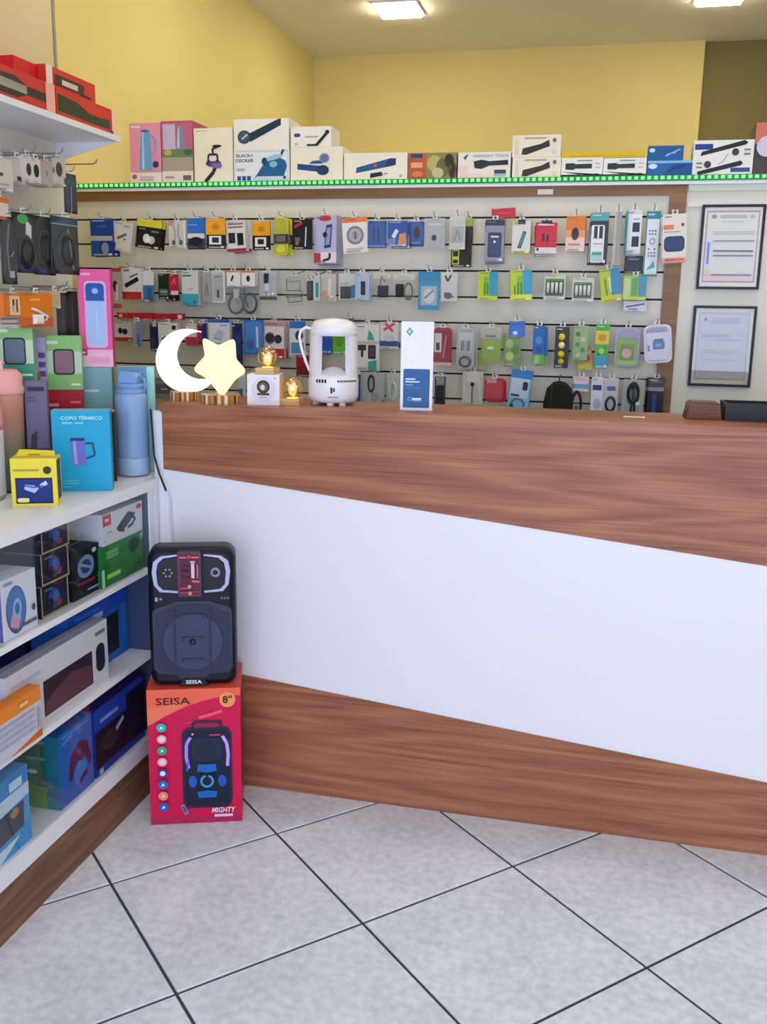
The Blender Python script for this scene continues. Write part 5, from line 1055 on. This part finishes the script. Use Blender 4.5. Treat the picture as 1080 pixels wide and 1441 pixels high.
row3(343, 450, 371, 499, 'bright blue glossy pouch with white stripe', '2068b8', [R(.1, .05, .9, .95, '2878cc'), S([(.7, .2), (.68, .8)], .1, 'c8d8ec'), E(.35, .3, .2, .15, '1850a0')], kind='k')
row3(372, 453, 400, 505, 'white and red box with black cables', 'dcd4d2', [R(0, .88, 1, 1, 'c88c94'), R(0, .0, 1, .28, 'b82034'), E(.3, .56, .2, .12, '2c2a2c'), E(.7, .54, .2, .12, '2c2a2c'), O(.3, .56, .24, .16, .8, '4a4648'), L(.15, .6, [.08], 'd86070', .02)], kind='b')
row3(408, 452, 430, 502, 'blue topped white card left of the humidifier', 'd0d0d2', [R(0, .8, 1, 1, '1c68b8'), E(.6, .6, .25, .14, '2a2c34'), R(.1, .1, .9, .4, '4a88a8')], kind='c')
row3(417, 500, 441, 530, 'dark red box behind the cord loop', '8c1c2c', [R(.1, .1, .9, .5, '701424')], kind='b')
row3(441, 455, 452, 528, 'narrow crimson box seen through the humidifier window', '9c2038', [R(.2, .1, .8, .8, '841830')], kind='b')
row3(452, 460, 467, 497, 'blue pack seen through the humidifier window', '1c54b0', [R(.1, .2, .9, .6, '1844a0')], kind='c')
row3(467, 458, 489, 498, 'bright green pack seen through the humidifier window', '5cac34', [E(.5, .5, .3, .25, '4a9428')], kind='c')
row3(485, 448, 498, 470, 'dark green card corner behind the humidifier top', '4a6a44', [R(.1, .1, .9, .6, '3c5a38')], val=3.63)
row3(500, 456, 534, 522, 'white and teal card with phone and plug', 'd4d6d0', [P([(.5, .66), (.8, .66), (.7, .8), (.56, .88)], '3ca08c'), R(.0, .58, 1, .64, 'b4b4ac'), RR(.54, .26, .86, .56, .05, .03, '28283c'), R(.6, .32, .8, .5, '5a3c50'), S([(.3, .3), (.3, .48)], .1, '2a2a34'), R(.12, .44, .46, .56, '2a2a34'), P([(.55, 0), (.9, 0), (.9, .24), (.55, .2)], '3c9c90')], kind='b')
row3(535, 453, 561, 491, 'white pack with a red flower and blue base', 'd0d0cc', [S([(.2, .7), (.8, .95)], .14, 'c85068'), S([(.3, .95), (.7, .65)], .14, 'c85068'), R(0, .1, 1, .3, '34508c'), E(.5, .4, .3, .12, 'b8c4d0')], kind='c')
row3(610, 461, 636, 514, 'red and white rounded pack behind the sign', 'b02840', [R(.05, .35, .45, .85, 'dcd4d0'), R(.15, .4, .35, .6, '46363a'), S([(.55, .2), (.7, .8)], .08, 'd87080'), R(0, 0, 1, .08, 'd8b8bc')], kind='r')
row3(643, 462, 668, 519, 'clear blister with grey plugs and cable', 'b4b4b0', [R(.1, .4, .9, .9, 'c8c8c6'), RB(.25, .45, .42, .7, .008, '8a8a8c'), RB(.58, .45, .75, .7, .008, '8a8a8c'), COIL(.5, .18, .32, .13, .003, '4a4a4e', 2)], kind='r')
row3(678, 461, 705, 509, 'grey and olive green boxed adapter', '8fb02c', [R(0, .68, 1, 1, 'b4b8ac'), L(.2, .75, [.75], '6a6e62', .03), R(.06, .06, .94, .66, '8cac24'), RB(.3, .34, .65, .44, .006, 'e0e8c8')], kind='r')
row3(664, 500, 684, 520, 'pale yellow-green pack peeking under the clear blister', 'b4c464', [R(.1, .2, .9, .8, 'a4b850')], hook=False, val=3.64)
row3(710, 470, 733, 515, 'leafy green patterned pack', '7c9c58', [E(.3, .7, .25, .14, 'a8bc6c'), E(.7, .5, .25, .16, '5c8040'), E(.35, .3, .25, .14, 'b8c87c'), E(.75, .2, .2, .12, '6a9048')], kind='c')
row3(717, 452, 739, 474, 'bright blue header card over the leafy pack', '2464b4', [R(.1, .1, .9, .7, '2c70c4'), E(.4, .25, .15, .12, 'c8d8e8')], kind='c', val=3.555)
row3(750, 458, 767, 513, 'blue pack with leafy green bottom', '2064a8', [E(.5, .62, .3, .1, '3c88c4'), R(0, 0, 1, .26, '6aa84c'), E(.4, .14, .25, .1, '8cc464'), E(.5, .4, .25, .08, '1c5494')], kind='c')
row3(781, 460, 801, 518, 'black card with four yellow bulbs', '2a281c', [BALL(.5, .76, .013, 'e8d848'), BALL(.5, .56, .013, 'f0e8a0'), BALL(.5, .34, .013, 'dcc828'), BALL(.5, .16, .012, 'ccb820')], kind='c')
row3(807, 458, 828, 507, 'mottled green capsule pack', '8cac74', [E(.3, .75, .16, .07, '506c48'), E(.65, .6, .16, .07, 'b4cc9c'), E(.3, .45, .16, .07, '5c7c50'), E(.65, .3, .16, .07, '4c8448'), E(.35, .15, .16, .07, 'a8c488')], kind='c')
row3(811, 491, 832, 521, 'red and yellow pack below the capsule pack', 'd8906c', [R(0, 0, 1, .3, 'd8c828'), E(.5, .55, .4, .15, 'c85840'), L(.1, .9, [.8], 'e8c0a0', .06)], tilt=-8, hook=False, val=3.62)
row3(838, 456, 857, 519, 'green and yellow tall pouch', '4cac44', [R(0, .55, 1, .85, 'd8c82c'), R(0, 0, 1, .3, '3c9cb4'), E(.5, .7, .3, .08, 'c89428'), S([(.2, .3), (.8, .5)], .15, '2c8c3c'), E(.5, .4, .2, .07, 'a8d858')], kind='c')
row3(866, 461, 900, 516, 'rounded lilac and green card with pink picture', 'a8a4c4', [R(.06, .06, .94, .7, '88b048'), RR(.2, .16, .8, .58, .06, .04, '6a9434'), E(.5, .34, .2, .12, 'e0a0a8'), R(.1, .7, .9, .76, '8a9890'), R(.1, .04, .9, .16, '9cc460')], kind='r')
row3(904, 457, 943, 511, 'rounded white and lilac card with blue gadget', 'd0d0ec', [R(.06, .08, .94, .8, 'dcdcf4'), RR(.32, .36, .74, .58, .05, .03, '5a78b8'), R(.36, .58, .70, .63, '3c7a4c'), R(.42, .42, .64, .5, '8aa0d8'), L(.12, .2, [.4], '8a90c0', .08)], kind='r', tilt=-6)

W7 = 'packages on the lowest hook row'
def row4(*a, **k): return hang(*a, group=W7, **k)
row4(217, 532, 243, 560, 'grey device box behind the moon lamp', '8a8c94', [R(.1, .2, .9, .7, '5a5e6a'), L(.4, .7, [.45], 'b0b4c0', .04)], kind='b')
row4(336, 528, 346, 566, 'teal and white pack between star and carton', 'c8d0d0', [R(0, 0, .6, .5, '2c7c94')], kind='c')
row4(500, 527, 507, 571, 'thin blue pack right of the humidifier', '1c5498', [R(.2, .2, .8, .8, '2464ac')], kind='c')
row4(508, 525, 541, 574, 'clear bag with a black ring cable', 'b4b8b8', [COIL(.45, .7, .13, .24, .003, '202226', 2), S([(.4, .4), (.45, .1)], .1, 'd0d4d4'), P([(.75, 0), (1, 0), (.95, .3)], '2c6cac'), E(.6, .3, .2, .15, '9ca0a0')], kind='k')
row4(544, 526, 562, 574, 'clear bag with white cable beside the sign', 'c4c8c6', [COIL(.5, .5, .28, .28, .0025, 'e0e4e2', 2), S([(.3, .2), (.6, .8)], .05, '9a9e9c')], kind='k')
row4(612, 530, 627, 576, 'black watch strap on a narrow card', '3a3a3e', [R(.15, .75, .85, .98, '8a8a8c'), RB(.2, .3, .8, .72, .006, '1e1e22'), R(.2, .45, .7, .62, '8a8888'), RB(.15, .0, .4, .3, .005, '26262a'), RB(.6, .0, .85, .3, .005, '26262a')], kind='c')
row4(651, 523, 680, 569, 'white card with a clip-on black microphone', 'd0ccc4', [R(.2, .7, .8, 1, 'e4e0d8'), BALL(.5, .62, .008, '24242a'), WIRE([(.5, .6), (.48, .3), (.5, .05)], .002, '34343a'), WIRE([(.1, .7), (.1, .1), (.4, .05)], .0018, 'e0e0dc'), S([(.8, .7), (.9, .15)], .08, 'e8e4dc')], kind='k')
row4(682, 532, 710, 565, 'red pouch with a white tag', 'c01c38', [R(.1, .78, .6, 1.0, 'd89098'), R(.06, .06, .94, .74, 'c82440'), L(.1, .9, [.1], '7a1424', .02)], kind='r')
row4(720, 521, 750, 577, 'blue and white headphone box hanging askew', '7ab0dc', [R(0, .8, 1, 1, '2c7cc0'), R(.05, .3, .9, .78, 'b8cce0'), RR(.6, .5, .85, .72, .08, .05, '24303c'), L(.1, .5, [.36], '3c4450', .03), O(.48, .14, .34, .15, .75, '5a6470'), E(.2, .08, .1, .06, '34404c')], kind='b', tilt=6)
# black pouch, soft shape
p = at(785, 580, 'y', 3.57); D = (p - CAM).length / FPX
t = thing('black_pouch', 'black fabric pouch bulging over the counter edge', 'pouch', (p.x, 3.57, at(785, 536, 'y', 3.57).z), group=W7)
b = MB(); pts = [(-20, -62), (20, -62), (20, -22), (17, -10), (9, -2), (0, 0), (-8, -2), (-16, -10), (-20, -30)]
b.prism([(x * D, z * D) for x, z in pts], -.02, .03, '23241f', edge=.012); b.build('pouch_body', 'fabric', t)
b = MB(); b.tube([(-8 * D, -.021, -2 * D), (-10 * D, -.024, -30 * D), (-9 * D, -.024, -60 * D)], .002, '3a3a36', 6); b.build('zip', 'fabric', t)
b = MB(); b.tube([(0, 0, -1 * D), (0, 0.02, 5 * D), (0, .1, 6 * D)], .002, '2a2a28', 6); b.build('hang_loop', 'fabric', t)
row4(808, 530, 829, 551, 'pinkish card with blue band above a looped strap', 'd8c8cc', [R(0, .2, 1, .5, '5c9cc4'), L(.1, .9, [.8], 'c8a8b0', .05)], kind='c')
row4(803, 550, 820, 585, 'black and white looped wrist strap', None, [COIL(.5, .4, .4, .6, .004, '1c2030', 2), RB(.35, .1, .65, .4, .006, '2c58a0')], kind='k', hook=False)
row4(832, 531, 850, 584, 'white card with navy logo band', 'd4d4e0', [R(.1, .66, .8, .8, '2c3c88'), E(.5, .3, .3, .14, 'a8b0c8')], kind='c')
row4(850, 532, 870, 584, 'clear bag with a black cable ring and blue mark', 'ccccd4', [R(.2, .66, .8, .78, '4a5ca8'), COIL(.5, .3, .34, .2, .0035, '22242c', 2)], kind='k')
row4(876, 534, 906, 586, 'clear bag packed with black power cable', 'a8aaa8', [COIL(.5, .62, .28, .3, .0035, '1a1a1e', 3), WIRE([(.45, .9), (.48, .5), (.42, .1)], .004, '1c1c20'), WIRE([(.55, .9), (.56, .5), (.6, .1)], .004, '1c1c20'), RB(.6, .3, .85, .42, .008, 'e0e0e4')], kind='k')
row4(912, 532, 934, 586, 'black and blue box at the end of the lowest row', '1c2030', [R(0, .76, 1, 1, '3a4048'), R(0, .66, 1, .76, '8a8e90'), R(.3, .05, .55, .6, '24408c'), L(.2, .8, [.9], '6a7078', .02)], kind='b')

# hooks and packs on the board above the display cabinet (they face the aisle)
GL = 'packages on the side board'
def side(*a, **k): return hang(*a, plane='x', group=GL, **k)
wb = lambda: [RR(.3, .25, .7, .75, .15, .12, '2e3634')]
side(-14, 222, 16, 268, 'white box hanging at the picture edge of the side board', 'cfc8bc', [E(.5, .5, .1, .06, '5a5450'), L(.2, .8, [.2], '9a948c', .02)], kind='b', val=-1.64, d=.04)
side(17, 222, 33, 258, 'pinkish white box with a small dark square', 'd0c4c0', [R(.4, .1, .75, .28, '4a3438')], kind='b', val=-1.66, d=.04)
side(33, 219, 46, 256, 'white watch box, first with a dark oval', 'd8d4ca', [E(.55, .48, .26, .24, '2e3634')], kind='b', val=-1.65, d=.04)
side(46, 224, 56, 257, 'white watch box, second with a dark oval', 'd4d0c6', [E(.5, .5, .3, .28, '262420')], kind='b', val=-1.65, d=.05)
side(57, 226, 74, 262, 'plain grey white box with a faint mark', 'b8b0a8', [R(.45, .4, .6, .6, '8a8480')], kind='b', val=-1.66, d=.05)
side(75, 220, 91, 262, 'white watch box, third with a dark oval, at the board end', 'ccc4ba', [E(.5, .56, .24, .24, '4a4a40'), E(.1, .5, .08, .1, '7a7470')], kind='b', val=-1.66, d=.05)
side(92, 245, 107, 300, 'tall black and navy pack hanging past the board end', '181c28', [R(0, 0, .4, .7, '1c2c50'), S([(.5, .1), (.55, .7)], .05, '9aa8b8'), R(0, .7, 1, .86, '1c4c34')], kind='k', val=-1.655)
side(-12, 277, 12, 308, 'orange and white card at the picture edge', 'd8cfc4', [R(0, .75, 1, 1, 'd86a34'), R(0, 0, 1, .14, 'c8542c')], kind='c', val=-1.6)
side(3, 305, 21, 400, 'black cable pouch at the picture edge', '1c1a20', [S([(.5, .1), (.4, .5), (.6, .9)], .12, '6a6a70'), S([(.2, .2), (.3, .8)], .06, '3a3a44'), R(.5, .1, .8, .2, 'a8a8b0')], kind='k', val=-1.6)
side(21, 300, 48, 384, 'dark cable bag with a white and green tag', '1a1c22', [COIL(.5, .35, .35, .28, .0032, '15161c', 3), P([(.55, .55), (.8, .5), (.85, .8), (.6, .9)], 'd8dcd8'), E(.45, .9, .25, .08, '2cac48'), R(.2, .02, .8, .14, '24246c')], kind='k', val=-1.62)
side(48, 305, 76, 387, 'wide black cable bag in the middle of the side board', '17181d', [COIL(.5, .45, .36, .3, .0032, '202126', 3), S([(.6, .2), (.7, .7)], .04, '5c6068'), R(.1, .02, .6, .12, '2a2a70')], kind='k', val=-1.64)
side(76, 306, 108, 386, 'black cable bag with a blue header', '1b1d20', [R(0, .88, 1, 1, '1c3c54'), R(0, .86, 1, .88, '7aa0ac'), COIL(.5, .42, .32, .3, .0032, '22242a', 3), S([(.75, .1), (.6, .8)], .04, '9a9ca0'), S([(.3, .3), (.4, .7)], .04, '4a5058')], kind='k', val=-1.61)
side(5, 413, 32, 446, 'orange and white earbud card', 'd8782c', [R(.3, .08, .85, .9, 'e8c8a8'), R(.45, .2, .55, .75, '3a3030'), R(.64, .2, .72, .75, '4a3c38'), S([(.5, .1), (.5, .5)], .06, 'e8e4e0')], kind='b', val=-1.63)
side(33, 412, 70, 461, 'orange card with a white charger and cable', 'd87818', [R(0, 0, 1, .3, 'c8602c'), L(.3, .6, [.8], 'eca860', .03), RB(.35, .1, .65, .38, .012, 'e8e0d8'), WIRE([(.3, .55), (.5, .48), (.8, .32), (.7, .2)], .004, 'e0d8d0')], kind='c', val=-1.62)
side(71, 409, 84, 434, 'small beige card above the black packs', 'c8bc90', [R(.1, .2, .9, .8, 'bcb084')], kind='c', val=-1.63)
side(82, 412, 96, 474, 'black narrow pack, left one beside the pink carton', '1a1718', [S([(.5, .1), (.5, .8)], .1, '4a4648'), R(.2, .8, .8, .95, '34302f')], kind='k', val=-1.66)
side(97, 410, 110, 474, 'black narrow pack touching the pink carton', '1a1718', [S([(.4, .1), (.4, .8)], .08, '5a565a'), R(.2, .8, .8, .95, '2c2826')], kind='k', val=-1.66)
side(0, 440, 26, 462, 'white patterned pack under the earbud card', 'c4bcb4', [L(.1, .9, [.3, .6], '7a7478', .05), R(.0, .8, .3, 1, '3a3a40')], kind='c', val=-1.645, hook=False)
side(27, 443, 44, 462, 'pale orange pack tucked below the orange cards', 'd8886c', [L(.1, .8, [.4], 'e8b8a0', .08)], kind='c', val=-1.64, hook=False)
# bare hooks
for u, v, w in ((20, 362, 'above the earbud card'), (112, 231, 'poking out past the board end'), (92, 403, 'above the narrow black packs')):
    yy = {20: 2.35, 112: 2.93, 92: 2.72}[u]
    q = at(u, v, 'y', yy); L0 = Vector((BX, yy, q.z))
    ln = max(.12, q.x - BX)
    b = MB(); b.tube([(0, 0, 0), (ln * .9, 0, .0), (ln * .97, 0, .004), (ln, 0, .014)], .0022, 's', 6)
    tag(b.build('display_hook', 'metal', None, L0), 'empty metal hook ' + w, 'hook', 'metal display hooks')
